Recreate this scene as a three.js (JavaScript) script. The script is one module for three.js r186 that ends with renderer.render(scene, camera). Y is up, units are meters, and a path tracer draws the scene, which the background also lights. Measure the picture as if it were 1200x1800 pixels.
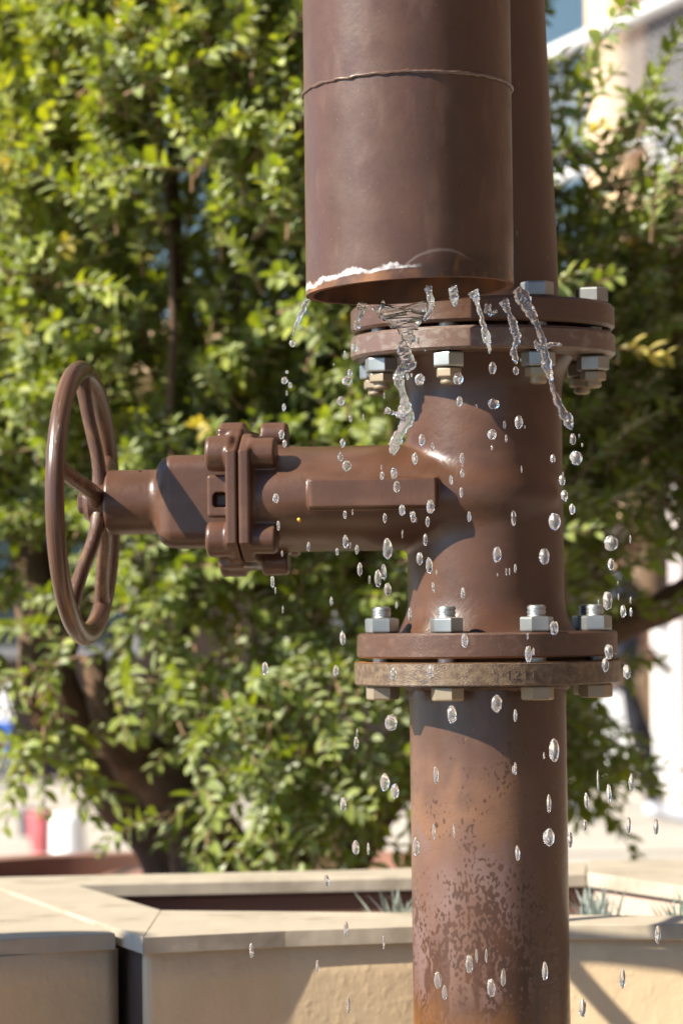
import * as THREE from 'three';
import { Sky } from 'three/addons/objects/Sky.js';
import { MarchingCubes } from 'three/addons/objects/MarchingCubes.js';
import { ImprovedNoise } from 'three/addons/math/ImprovedNoise.js';
import { mergeGeometries, mergeVertices } from 'three/addons/utils/BufferGeometryUtils.js';
import { FontLoader } from 'three/addons/loaders/FontLoader.js';
import { TextGeometry } from 'three/addons/geometries/TextGeometry.js';

// ---------------------------------------------------------------- camera, sky, sun, exposure
const scene = new THREE.Scene();
const F = 5360, EYE = 1.25, CAMZ = 3.2, ROLL = 0.0122, PITCH = Math.atan(169 / F);
const camera = new THREE.PerspectiveCamera(2 * Math.atan(900 / F) * 180 / Math.PI, 682 / 1024, 0.05, 400);
camera.position.set(0, EYE, CAMZ);
camera.rotation.set(PITCH, 0, -ROLL);
camera.focus = 2.93;
camera.userData.fStop = 7.0;
scene.add(camera);

const SUN = new THREE.Vector3(-0.747, 0.595, 0.297).normalize();
const sky = new Sky();
sky.name = 'sky'; sky.scale.setScalar(350); sky.userData.kind = 'structure';
const su = sky.material.uniforms;
su.sunPosition.value.copy(SUN); su.turbidity.value = 5; su.rayleigh.value = 0.8; su.mieCoefficient.value = 0.004; su.mieDirectionalG.value = 0.8;
scene.add(sky);
scene.environmentIntensity = 0.10;
const sun = new THREE.DirectionalLight(new THREE.Color(1.0, 0.91, 0.75), 5.0);
sun.position.copy(SUN).multiplyScalar(20).add(new THREE.Vector3(0, 1, -1));
sun.target.position.set(0, 1, -1);
sun.castShadow = true; sun.shadow.mapSize.set(4096, 4096);
Object.assign(sun.shadow.camera, { left: -6, right: 6, top: 6, bottom: -6, near: 1, far: 50 });
scene.add(sun, sun.target);

const renderer = new THREE.WebGLRenderer({ antialias: true });
renderer.setSize(682, 1024);
renderer.toneMapping = THREE.LinearToneMapping;
renderer.toneMappingExposure = 2.7;
renderer.shadowMap.enabled = true;

// ---------------------------------------------------------------- helpers
let seed = 12345;
const rnd = () => { seed = (seed + 0x6D2B79F5) | 0; let t = Math.imul(seed ^ (seed >>> 15), 1 | seed); t = (t + Math.imul(t ^ (t >>> 7), 61 | t)) ^ t; return ((t ^ (t >>> 14)) >>> 0) / 4294967296; };
const rr = (a, b) => a + (b - a) * rnd();
const gauss = () => (rnd() + rnd() + rnd() + rnd() - 2) * 0.87;
const noise = new ImprovedNoise();
const nz = (x, y, z) => noise.noise(x + 37.1, y + 11.7, z + 5.3);
const fbm = (x, y, z, o = 4) => { let a = 0, s = 1, f = 1; for (let i = 0; i < o; i++) { a += s * nz(x * f, y * f, z * f); s *= 0.5; f *= 2.03; } return a; };
const V = (x, y, z) => new THREE.Vector3(x, y, z);
const clamp = THREE.MathUtils.clamp, lerp = THREE.MathUtils.lerp;
const sstep = (x, a, b) => { const t = clamp((x - a) / (b - a), 0, 1); return t * t * (3 - 2 * t); };
const cP = Math.cos(PITCH), sP = Math.sin(PITCH);
// surveyed position of a place seen at photo coordinate (x, y) and distance d, used while laying the site out
function at(x, y, d) {
  const dx = x - 600, dy = y - 900, ux = (dx - ROLL * dy) / F * d, uy = -(dy + ROLL * dx) / F * d;
  return V(ux, EYE + uy * cP + d * sP, CAMZ + uy * sP - d * cP);
}
const taken = {};
const numbered = (n) => { if (!(n in taken)) { taken[n] = 0; return n; } taken[n]++; return n + '_' + String(taken[n]).padStart(3, '0'); };
function tag(o, label, category, group, kind) {
  if (label) o.userData.label = label; if (category) o.userData.category = category;
  if (group) o.userData.group = group; if (kind) o.userData.kind = kind; return o;
}
function thing(name, label, category, pos = [0, 0, 0], group) {
  const o = new THREE.Group(); o.name = numbered(name); o.position.set(...pos); scene.add(o); return tag(o, label, category, group);
}
function mesh(name, geo, mat, parent) {
  const m = new THREE.Mesh(geo, mat); m.name = parent ? name : numbered(name); m.castShadow = m.receiveShadow = true; (parent || scene).add(m); return m;
}
const merge = (list) => mergeGeometries(list.map((g) => { const h = g.index ? g.toNonIndexed() : g; for (const k of Object.keys(h.attributes)) if (!['position', 'normal', 'uv'].includes(k)) h.deleteAttribute(k); return h; }));

// ---------------------------------------------------------------- textures
function tex(w, h, fn, srgb = true, rx = 1, ry = 1) {
  const d = new Uint8Array(w * h * 4);
  for (let j = 0; j < h; j++) for (let i = 0; i < w; i++) {
    const c = fn(i / w, j / h), k = (j * w + i) * 4;
    if (typeof c === 'number') { d[k] = d[k + 1] = d[k + 2] = clamp(c, 0, 1) * 255; } else { for (let q = 0; q < 3; q++) d[k + q] = (srgb ? Math.pow(clamp(c[q], 0, 1), 1 / 2.2) : clamp(c[q], 0, 1)) * 255; }
    d[k + 3] = 255;
  }
  const t = new THREE.DataTexture(d, w, h); t.wrapS = t.wrapT = THREE.RepeatWrapping; t.magFilter = THREE.LinearFilter; t.minFilter = THREE.LinearMipmapLinearFilter; t.generateMipmaps = true;
  if (srgb) t.colorSpace = THREE.SRGBColorSpace; t.repeat.set(rx, ry); t.needsUpdate = true; return t;
}
const mix3 = (a, b, t) => [lerp(a[0], b[0], t), lerp(a[1], b[1], t), lerp(a[2], b[2], t)];
const tile = (f) => (u, v) => { // makes a noise wrap
  const a = f(u, v), b = f(u - 1, v), c = f(u, v - 1), e = f(u - 1, v - 1); return lerp(lerp(a, b, u), lerp(c, e, u), v);
};
const paintBump = tex(512, 512, tile((u, v) => 0.5 + 0.22 * fbm(u * 14, v * 14, 1, 4) + 0.12 * fbm(u * 60, v * 60, 4, 2)), false);
const roughTex = tex(512, 512, (u, v) => { const t = tile((a, b) => 0.5 + 0.5 * fbm(a * 6, b * 6, 9, 5))(u, v); const r = 0.78 + 0.3 * (t - 0.5) * 2; return [r, clamp(r, 0.5, 1), 0]; }, false);
const PAINT = [0.073, 0.033, 0.0185];
const BROWN = new THREE.Color().setRGB(...PAINT);
const paintMap = (u, v) => { // painted steel: faint mottling, dust and chips
  const m = fbm(u * 5, v * 5, 2, 5), f = fbm(u * 40, v * 40, 7, 3), w = 1 + 0.16 * m + 0.08 * f;
  let c = [PAINT[0] * w, PAINT[1] * w * 1.0, PAINT[2] * w];
  const dust = sstep(fbm(u * 9 + 4, v * 3, 3, 5), 0.15, 0.7); c = mix3(c, [0.14, 0.078, 0.052], dust * 0.35);
  const chip = sstep(nz(u * 90, v * 90, 3), 0.66, 0.74); return mix3(c, [0.22, 0.15, 0.12], chip * 0.55);
};
const paint = (map, extra = {}) => new THREE.MeshPhysicalMaterial({ color: map ? 0xffffff : BROWN, map: map || null, roughness: 0.46, roughnessMap: roughTex, bumpMap: paintBump, bumpScale: 0.0005, specularIntensity: 0.9, ...extra });
const M = {
  cast: new THREE.MeshPhysicalMaterial({ vertexColors: true, roughness: 0.46, roughnessMap: roughTex, bumpMap: paintBump, bumpScale: 0.0007, specularIntensity: 0.85 }),
  flange: paint(tex(512, 128, (u, v) => paintMap(u * 8, v * 0.8))),
  water: new THREE.MeshPhysicalMaterial({ color: 0xffffff, transmission: 0.93, thickness: 0.01, ior: 1.333, roughness: 0.10 }),
};
{ const b = paintBump.clone(); b.repeat.set(30, 1); const r = roughTex.clone(); r.repeat.set(16, 1); M.rimMaps = { bumpMap: b, roughnessMap: r }; Object.assign(M.flange, M.rimMaps); }
M.zinc = new THREE.MeshPhysicalMaterial({ color: new THREE.Color().setRGB(0.36, 0.37, 0.355), metalness: 0.8, roughness: 0.42, map: tex(128, 128, (u, v) => { const w = 0.85 + 0.5 * fbm(u * 9, v * 9, 4, 4); return [w, w, w]; }, false), bumpMap: paintBump, bumpScale: 0.0006 });
M.zincDull = new THREE.MeshPhysicalMaterial({ color: new THREE.Color().setRGB(0.27, 0.215, 0.145), metalness: 0.45, roughness: 0.5, bumpMap: paintBump, bumpScale: 0.0008 });
M.rust = new THREE.MeshStandardMaterial({ color: 0xffffff, roughness: 0.9, map: tex(256, 256, (u, v) => mix3([0.035, 0.014, 0.008], [0.16, 0.055, 0.016], 0.5 + 0.9 * fbm(u * 8, v * 8, 1, 4))) });

// ---------------------------------------------------------------- shape helpers
// a field of distances meshed by marching cubes, normals from the field, colours from a function
function castShape(lo, hi, res, sdf, colour) {
  const mc = new MarchingCubes(res, new THREE.MeshBasicMaterial(), false, false, 600000);
  mc.isolation = 0; mc.reset();
  const h = res / 2, c = lo.clone().add(hi).multiplyScalar(0.5), e = hi.clone().sub(lo).multiplyScalar(0.5);
  for (let k = 0; k < res; k++) for (let j = 0; j < res; j++) for (let i = 0; i < res; i++)
    mc.field[i + j * res + k * res * res] = -sdf(c.x + e.x * (i - h) / h, c.y + e.y * (j - h) / h, c.z + e.z * (k - h) / h);
  mc.update();
  const n = mc.count, pos = new Float32Array(n * 3);
  for (let i = 0; i < n; i++) { pos[3 * i] = c.x + e.x * mc.positionArray[3 * i]; pos[3 * i + 1] = c.y + e.y * mc.positionArray[3 * i + 1]; pos[3 * i + 2] = c.z + e.z * mc.positionArray[3 * i + 2]; }
  let g = new THREE.BufferGeometry(); g.setAttribute('position', new THREE.BufferAttribute(pos, 3));
  g = mergeVertices(g, 1e-6);
  const p = g.attributes.position, nr = new Float32Array(p.count * 3), col = new Float32Array(p.count * 3), q = 0.0008 * Math.max(1, e.y / 0.2);
  for (let i = 0; i < p.count; i++) {
    const x = p.getX(i), y = p.getY(i), z = p.getZ(i);
    const v = V(sdf(x + q, y, z) - sdf(x - q, y, z), sdf(x, y + q, z) - sdf(x, y - q, z), sdf(x, y, z + q) - sdf(x, y, z - q)).normalize();
    nr.set([v.x, v.y, v.z], 3 * i); const cc = colour(x, y, z, v); col.set(cc, 3 * i);
  }
  const tu = new Float32Array(p.count * 2); for (let i = 0; i < p.count; i++) { tu[2 * i] = (p.getX(i) + 0.6 * p.getZ(i)) * 5; tu[2 * i + 1] = (p.getY(i) - 0.35 * p.getZ(i)) * 5; }
  g.setAttribute('uv', new THREE.BufferAttribute(tu, 2));
  g.setAttribute('normal', new THREE.BufferAttribute(nr, 3)); g.setAttribute('color', new THREE.BufferAttribute(col, 3));
  return g;
}
const smin = (a, b, k) => { const h = clamp(0.5 + 0.5 * (b - a) / k, 0, 1); return lerp(b, a, h) - k * h * (1 - h); };
const sdBox = (x, y, z, a, b, c, r) => { const qx = Math.abs(x) - a + r, qy = Math.abs(y) - b + r, qz = Math.abs(z) - c + r; return Math.hypot(Math.max(qx, 0), Math.max(qy, 0), Math.max(qz, 0)) + Math.min(Math.max(qx, qy, qz), 0) - r; };
const sdCylX = (x, y, z, h, r, rd) => { const dx = Math.hypot(y, z) - r + rd, dy = Math.abs(x) - h + rd; return Math.min(Math.max(dx, dy), 0) + Math.hypot(Math.max(dx, 0), Math.max(dy, 0)) - rd; };
const castCol = (x, y, z) => { const w = 1 + 0.22 * fbm(x * 25, y * 25, z * 25, 4), d = sstep(fbm(x * 12 + 3, y * 30, z * 12, 3), 0.2, 0.8) * 0.35; return mix3([PAINT[0] * w, PAINT[1] * w, PAINT[2] * w], [0.13, 0.068, 0.04], d); };

// swept tube along points with radius (and flattening) per step
function sweep(pts, rad, { seg = 10, flat = null, twist = null, caps = true } = {}) {
  const n = pts.length, pos = [], idx = [], uv = []; let nrm = null;
  for (let i = 0; i < n; i++) {
    const t = pts[Math.min(i + 1, n - 1)].clone().sub(pts[Math.max(i - 1, 0)]).normalize();
    if (!nrm) nrm = Math.abs(t.y) < 0.9 ? V(0, 1, 0) : V(0, 0, 1);
    nrm = nrm.clone().sub(t.clone().multiplyScalar(nrm.dot(t))).normalize();
    const b = t.clone().cross(nrm), f = flat ? flat(i / (n - 1)) : 1, w = twist ? twist(i / (n - 1)) : 0;
    for (let k = 0; k < seg; k++) {
      const a = k / seg * Math.PI * 2, ca = Math.cos(a) * rad(i / (n - 1), a), sa = Math.sin(a) * rad(i / (n - 1), a) * f, c2 = ca * Math.cos(w) - sa * Math.sin(w), s2 = ca * Math.sin(w) + sa * Math.cos(w);
      pos.push(pts[i].x + nrm.x * c2 + b.x * s2, pts[i].y + nrm.y * c2 + b.y * s2, pts[i].z + nrm.z * c2 + b.z * s2); uv.push(k / seg, i / (n - 1));
    }
  }
  for (let i = 0; i < n - 1; i++) for (let k = 0; k < seg; k++) { const a = i * seg + k, b = i * seg + (k + 1) % seg, c = a + seg, d = b + seg; idx.push(a, b, c, b, d, c); }
  if (caps) for (const [i, s] of [[0, 1], [n - 1, -1]]) { const o = pos.length / 3; pos.push(pts[i].x, pts[i].y, pts[i].z); uv.push(0, 0); for (let k = 0; k < seg; k++) { const a = i * seg + k, b = i * seg + (k + 1) % seg; s > 0 ? idx.push(o, b, a) : idx.push(o, a, b); } }
  const g = new THREE.BufferGeometry(); g.setAttribute('position', new THREE.Float32BufferAttribute(pos, 3)); g.setAttribute('uv', new THREE.Float32BufferAttribute(uv, 2)); g.setIndex(idx); g.computeVertexNormals(); return g;
}
const curve = (pts, n) => new THREE.CatmullRomCurve3(pts, false, 'centripetal').getPoints(n);
// prism over a plan polygon of [x, z], between heights y0 and y1, with a small bevel
function prism(poly, y0, y1, bevel = 0.0015) {
  const s = new THREE.Shape(poly.map(([x, z]) => new THREE.Vector2(x, -z)));
  const g = new THREE.ExtrudeGeometry(s, { depth: y1 - y0 - 2 * bevel, bevelEnabled: bevel > 0, bevelThickness: bevel, bevelSize: bevel, bevelOffset: -bevel, bevelSegments: 2 });
  g.rotateX(-Math.PI / 2); g.translate(0, y0 + bevel, 0); return g;
}
// wall following a plan line, subdivided, thickness behind it
function lathe(pts, seg = 96) { return new THREE.LatheGeometry(pts.map(([r, y]) => new THREE.Vector2(r, y)), seg); }
// lathe of a profile with sharp but bevelled corners: doubled points keep faces flat
function turned(profile, seg = 96) {
  const parts = []; for (let i = 0; i < profile.length - 1; i++) parts.push(lathe([profile[i], profile[i + 1]], seg)); return merge(parts);
}
const disc = (r, y0, y1, inner = 0, b = 0.002, seg = 128) => turned([[inner, y0], [r - b, y0], [r, y0 + b], [r, y1 - b], [r - b, y1], [inner, y1]], seg);
function hexNut(af, h, b = 0.0018) {
  const s = new THREE.Shape(); for (let i = 0; i < 6; i++) { const a = i * Math.PI / 3; s[i ? 'lineTo' : 'moveTo'](Math.cos(a) * af / Math.sqrt(3), Math.sin(a) * af / Math.sqrt(3)); } s.closePath();
  const g = new THREE.ExtrudeGeometry(s, { depth: h - 2 * b, bevelEnabled: true, bevelThickness: b, bevelSize: b, bevelOffset: -b, bevelSegments: 3 }); g.rotateX(-Math.PI / 2); g.translate(0, b, 0); return g;
}
// ================================================================ LARGE STRUCTURE
// ---- ground
const paveTex = tex(512, 512, tile((u, v) => 0.5 + 0.3 * fbm(u * 8, v * 8, 3, 5)), false);
const pave = new THREE.MeshStandardMaterial({ color: 0xffffff, roughness: 0.92, map: tex(512, 512, (u, v) => { const w = 1 + 0.18 * tile((a, b) => fbm(a * 7, b * 7, 2, 6))(u, v); return [0.39 * w, 0.36 * w, 0.315 * w]; }, true, 60, 60), bumpMap: paveTex, bumpScale: 0.002 });
paveTex.repeat.set(60, 60);
const gnd = mesh('ground', new THREE.PlaneGeometry(320, 320).rotateX(-Math.PI / 2), pave); tag(gnd, null, null, null, 'structure');
// paving joints and the kerb line beyond the tree
const jm = new THREE.MeshStandardMaterial({ color: new THREE.Color().setRGB(0.16, 0.145, 0.13), roughness: 1 });
for (const z of [-9.6, -12.1, -15.5, -19]) tag(mesh('pavement_joint', new THREE.BoxGeometry(60, 0.008, 0.07).translate(0, 0.004, z), jm), null, null, null, 'structure');

// ---- added unseen dark disc that cuts ground bounce onto the pipes
const darkFloorMap = tex(512, 512, (u, v) => { const w = 1 + 0.4 * tile((a, b) => fbm(a * 7, b * 7, 12, 5))(u, v); return [0.050 * w, 0.038 * w, 0.028 * w]; }, true, 6, 6);
tag(mesh('added_dark_floor', new THREE.CircleGeometry(3.2, 96).rotateX(-Math.PI / 2).translate(0.45, 0.006, 3.62), new THREE.MeshStandardMaterial({ color: 0xffffff, map: darkFloorMap, roughness: 0.55 })), null, null, null, 'structure');

// ---- added unseen tan strip, bouncing warm light onto the planter fronts
tag(mesh('path', new THREE.PlaneGeometry(7, 2.6).rotateX(-Math.PI / 2).translate(-0.6, 0.003, 0.1), new THREE.MeshStandardMaterial({ color: new THREE.Color().setRGB(0.56, 0.42, 0.27), roughness: 0.9 })), null, null, null, 'structure');

// ---- building far behind: two storeys, round columns, stair with white railing
{
  const D = 22, b = thing('arcade_building', 'blue painted building with cream round columns and white stair railing behind the tree', 'building', [0, 0, CAMZ - D]);
  const stucco = paintBump.clone(); stucco.repeat.set(20, 10);
  const blue = new THREE.MeshStandardMaterial({ color: new THREE.Color().setRGB(0.28, 0.52, 0.70), roughness: 0.8, bumpMap: stucco, bumpScale: 0.004 });
  const cream = new THREE.MeshStandardMaterial({ color: new THREE.Color().setRGB(0.74, 0.52, 0.32), roughness: 0.85 });
  const white = new THREE.MeshStandardMaterial({ color: new THREE.Color().setRGB(0.78, 0.78, 0.77), roughness: 0.5 });
  const dark = new THREE.MeshStandardMaterial({ color: new THREE.Color().setRGB(0.05, 0.04, 0.04), roughness: 0.8 });
  const glass = new THREE.MeshPhysicalMaterial({ color: new THREE.Color().setRGB(0.05, 0.07, 0.08), roughness: 0.08, metalness: 0 });
  mesh('wall', new THREE.BoxGeometry(40, 11, 0.4).translate(0, 5.5, -1.9), blue, b);
  mesh('ground_floor_wall', new THREE.BoxGeometry(40, 2.9, 0.1).translate(0, 1.45, -1.64), new THREE.MeshStandardMaterial({ color: new THREE.Color().setRGB(0.13, 0.095, 0.07), roughness: 0.9 }), b);  // dark tan puts the shade of the arcade into the wall colour
  mesh('roof', new THREE.BoxGeometry(41, 0.35, 5).translate(0, 11.18, -0.2), cream, b);
  mesh('upper_floor', new THREE.BoxGeometry(40, 0.35, 2.2).translate(0, 3.1, -0.55), cream, b);
  for (const x of [-12.4, -9.4, -6.4, -3.55, 2.02, 5.2, 8.4, 11.4]) {
    const c = mesh('column', new THREE.CylinderGeometry(0.21, 0.21, 11, 32).translate(x, 5.5, 0.1), cream, b);
    mesh('column_base', new THREE.CylinderGeometry(0.29, 0.31, 0.3, 32).translate(x, 0.15, 0.1), white, c);
  }
  for (const x of [-8, -5, -2.2, 0.55, 6.8]) for (const y of [0.9, 4.3]) {
    const w = mesh('window', new THREE.BoxGeometry(1.3, 1.7, 0.12).translate(x, y + 0.85, -1.60), white, b);
    mesh('pane', new THREE.BoxGeometry(1.14, 1.54, 0.03).translate(x, y + 0.85, -1.53), glass, w);
  }
  mesh('doorway', new THREE.BoxGeometry(2.6, 4.9, 0.1).translate(3.7, 4.25, -1.62), dark, b);
  mesh('landing_beam', new THREE.BoxGeometry(3.2, 0.3, 0.5).translate(3.72, 4.3, 1.5), white, b);
  mesh('brick_band', new THREE.BoxGeometry(3.4, 1.1, 0.3).translate(3.6, 3.55, 1.2), cream, b);
  // stair railing, rising to the right
  const r0 = V(1.25, 4.84, 1.75), r1 = V(3.6, 5.90, 1.75), rail = (a, c, r) => sweep([a, c], () => r, { seg: 10 });
  const ra = mesh('stair_railing', rail(r0, r1, 0.055), white, b);
  mesh('post', rail(V(2.50, 3.9, 1.75), V(2.50, 6.9, 1.75), 0.035), white, ra);
  mesh('lower_rail', rail(r0.clone().add(V(0, -0.85, 0)), r1.clone().add(V(0, -0.85, 0)), 0.035), white, ra);
  const wires = [], wm = new THREE.MeshStandardMaterial({ color: new THREE.Color().setRGB(0.40, 0.40, 0.41), metalness: 0.5, roughness: 0.4 });
  for (let i = 0; i < 44; i++) { const t = i / 44, a = r0.clone().lerp(r1, t); for (const s of [-1, 1]) { const e = V(a.x + s * 0.75, a.y - 0.82 + (s > 0 ? 0.35 : -0.3), 1.75); wires.push(sweep([a, e], () => 0.0045, { seg: 4, caps: false })); } }
  tag(mesh('wire_mesh', merge(wires), wm, ra), null, null, null, 'stuff');
}
// ---- added dark brown building, unseen at far right, keeping sky light off the pipes
{
  const b = thing('added_sky_blocker', 'added tall dark brown building outside the view, blocking sky light', 'building', [0, 0, 0]);
  const br = new THREE.MeshStandardMaterial({ color: new THREE.Color().setRGB(0.085, 0.05, 0.032), roughness: 0.9, bumpMap: paintBump, bumpScale: 0.004 });
  mesh('wall', new THREE.BoxGeometry(0.5, 11, 26).translate(6.2, 5.5, -1), br, b);
  mesh('parapet', new THREE.BoxGeometry(0.7, 0.3, 26.2).translate(6.2, 11.15, -1), br, b);
  const pane = new THREE.MeshPhysicalMaterial({ color: new THREE.Color().setRGB(0.02, 0.025, 0.03), roughness: 0.1 }), frame = new THREE.MeshStandardMaterial({ color: new THREE.Color().setRGB(0.2, 0.15, 0.1), roughness: 0.7 });
  for (let i = 0; i < 6; i++) for (const y of [1.6, 5.2, 8.6]) { const f = mesh('window', new THREE.BoxGeometry(0.12, 1.8, 1.3).translate(5.93, y, -11 + i * 3.8), frame, b); mesh('pane', new THREE.BoxGeometry(0.03, 1.6, 1.1).translate(5.86, y, -11 + i * 3.8), pane, f); }
}
// ---- low white wall at the far side of the paved court
{
  const w = thing('garden_wall', 'low white rendered wall standing across the paved court at far side', 'wall', at(1290, 1250, 21).setY(0).toArray());
  const m = new THREE.MeshStandardMaterial({ color: new THREE.Color().setRGB(0.78, 0.77, 0.75), roughness: 0.85, bumpMap: paintBump, bumpScale: 0.003 });
  mesh('wall_body', new THREE.BoxGeometry(1.1, 1.12, 0.22).translate(0, 0.56, 0), m, w); mesh('coping', new THREE.BoxGeometry(1.16, 0.07, 0.3).translate(0, 1.155, 0), m, w);
}

// ---- raised tree bed behind the planters
const BEDY = 0.70;
{
  const c = at(320, 1530, 5.9), bed = thing('tree_bed', 'raised bed of brown bark mulch round the foot of the shrubby tree', 'garden bed', [c.x, 0, c.z]);
  const edge = new THREE.MeshStandardMaterial({ color: new THREE.Color().setRGB(0.24, 0.12, 0.085), roughness: 0.9, bumpMap: paintBump, bumpScale: 0.004 });
  const mulch = new THREE.MeshStandardMaterial({ color: 0xffffff, roughness: 1, map: tex(256, 256, (u, v) => mix3([0.04, 0.02, 0.012], [0.26, 0.13, 0.09], 0.5 + 1.1 * fbm(u * 22, v * 22, 3, 4))) });
  mesh('retaining_wall', turned([[0.86, 0], [0.86, BEDY + 0.02], [0.78, BEDY + 0.02], [0.78, BEDY - 0.06]], 14), edge, bed);
  const g = new THREE.CircleGeometry(0.79, 60).rotateX(-Math.PI / 2); const p = g.attributes.position; for (let i = 0; i < p.count; i++) p.setY(i, BEDY - 0.02 + 0.03 * nz(p.getX(i) * 6, 1, p.getZ(i) * 6)); g.computeVertexNormals();
  mesh('mulch', g, mulch, bed);
}

// ---- planters
const CAP = 0.883, CT = 0.019, Z = (d) => CAMZ - d;
const tanMap = (r, g, b2) => tex(512, 512, (u, v) => { const t = tile((a, c) => fbm(a * 6, c * 6, 2, 6))(u, v), s = tile((a, c) => fbm(a * 30, c * 4, 8, 3))(u, v), st = sstep(fbm(u * 5, v * 5, 17, 5), 0.25, 0.7) * 0.22, w = (1 + 0.15 * t + 0.07 * s) * (1 - st); return [r * w, g * w * (1 - 0.1 * st), b2 * w * (1 - 0.25 * st)]; }, true, 2, 2);
const stuccoBump = tex(1024, 1024, tile((u, v) => { const a = fbm(u * 40, v * 40, 2, 4), b = Math.max(0, nz(u * 55, v * 45, 6) - 0.25) * 1.6, c = fbm(u * 12, v * 3, 5, 3); return 0.45 + 0.13 * a + 0.35 * b + 0.2 * c; }), false, 2, 2);
const plyBump = tex(512, 512, tile((u, v) => 0.5 + 0.3 * fbm(u * 3, v * 60, 2, 3)), false, 2, 6);
M.capTop = new THREE.MeshStandardMaterial({ color: 0xffffff, map: tanMap(0.365, 0.312, 0.238), roughness: 0.7, bumpMap: paintBump, bumpScale: 0.0012 });
M.stucco = new THREE.MeshStandardMaterial({ color: 0xffffff, map: tanMap(0.51, 0.385, 0.24), roughness: 0.8, bumpMap: stuccoBump, bumpScale: 0.0024 });
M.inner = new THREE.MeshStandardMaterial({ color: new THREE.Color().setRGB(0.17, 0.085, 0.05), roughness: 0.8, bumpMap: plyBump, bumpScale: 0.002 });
M.innerLit = new THREE.MeshStandardMaterial({ color: new THREE.Color().setRGB(0.52, 0.34, 0.26), roughness: 0.8, bumpMap: plyBump, bumpScale: 0.002 });  // sunlit copy of inner: the light is put into this paler colour
M.soil = new THREE.MeshStandardMaterial({ color: new THREE.Color().setRGB(0.09, 0.06, 0.04), roughness: 1, bumpMap: stuccoBump, bumpScale: 0.01 });
// a rendered wall along a plan line of [x, d], subdivided and slightly uneven
function wallGeo(line, y0, y1, thick = 0.02, wob = 0.0015) {
  const pos = [], uv = [], idx = [], NX = 60, NY = 24, cum = [0]; for (let i = 1; i < line.length; i++) cum.push(cum[i - 1] + Math.hypot(line[i][0] - line[i - 1][0], line[i][1] - line[i - 1][1]));
  const L = cum[cum.length - 1], pt = (s) => { let i = 1; while (i < line.length - 1 && s > cum[i]) i++; const t = (s - cum[i - 1]) / (cum[i] - cum[i - 1]); return [lerp(line[i - 1][0], line[i][0], t), lerp(line[i - 1][1], line[i][1], t)]; };
  for (let side = 0; side < 2; side++) for (let j = 0; j <= NY; j++) for (let i = 0; i <= NX; i++) {
    const s = i / NX * L, y = lerp(y0, y1, j / NY), [x, d] = pt(s), [xa, da] = pt(Math.max(0, s - 0.03)), [xb, db] = pt(Math.min(L, s + 0.03)), l = Math.hypot(xb - xa, db - da), nx = (db - da) / l, nd = -(xb - xa) / l; // outward normal in (x, d)
    const w = side ? -thick : wob * nz(s * 9, y * 9, 2); pos.push(x + nx * w, y, Z(d + nd * w)); uv.push(s, y);
  }
  const q = (NX + 1), o = q * (NY + 1);
  for (let j = 0; j < NY; j++) for (let i = 0; i < NX; i++) { const a = j * q + i; idx.push(a, a + 1, a + q, a + 1, a + q + 1, a + q); const c = a + o; idx.push(c, c + q, c + 1, c + 1, c + q, c + q + 1); }
  for (let i = 0; i < NX; i++) { const a = NY * q + i; idx.push(a, a + 1, a + o, a + 1, a + 1 + o, a + o); }
  for (let j = 0; j < NY; j++) { const a = j * q, b = j * q + NX; idx.push(a, a + q, a + o, a + q, a + q + o, a + o); idx.push(b, b + o, b + q, b + q, b + o, b + q + o); }
  const g = new THREE.BufferGeometry(); g.setAttribute('position', new THREE.Float32BufferAttribute(pos, 3)); g.setAttribute('uv', new THREE.Float32BufferAttribute(uv, 2)); g.setIndex(idx); g.computeVertexNormals(); return g;
}
const pd = (poly) => poly.map(([x, d]) => [x, Z(d)]);
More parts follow.
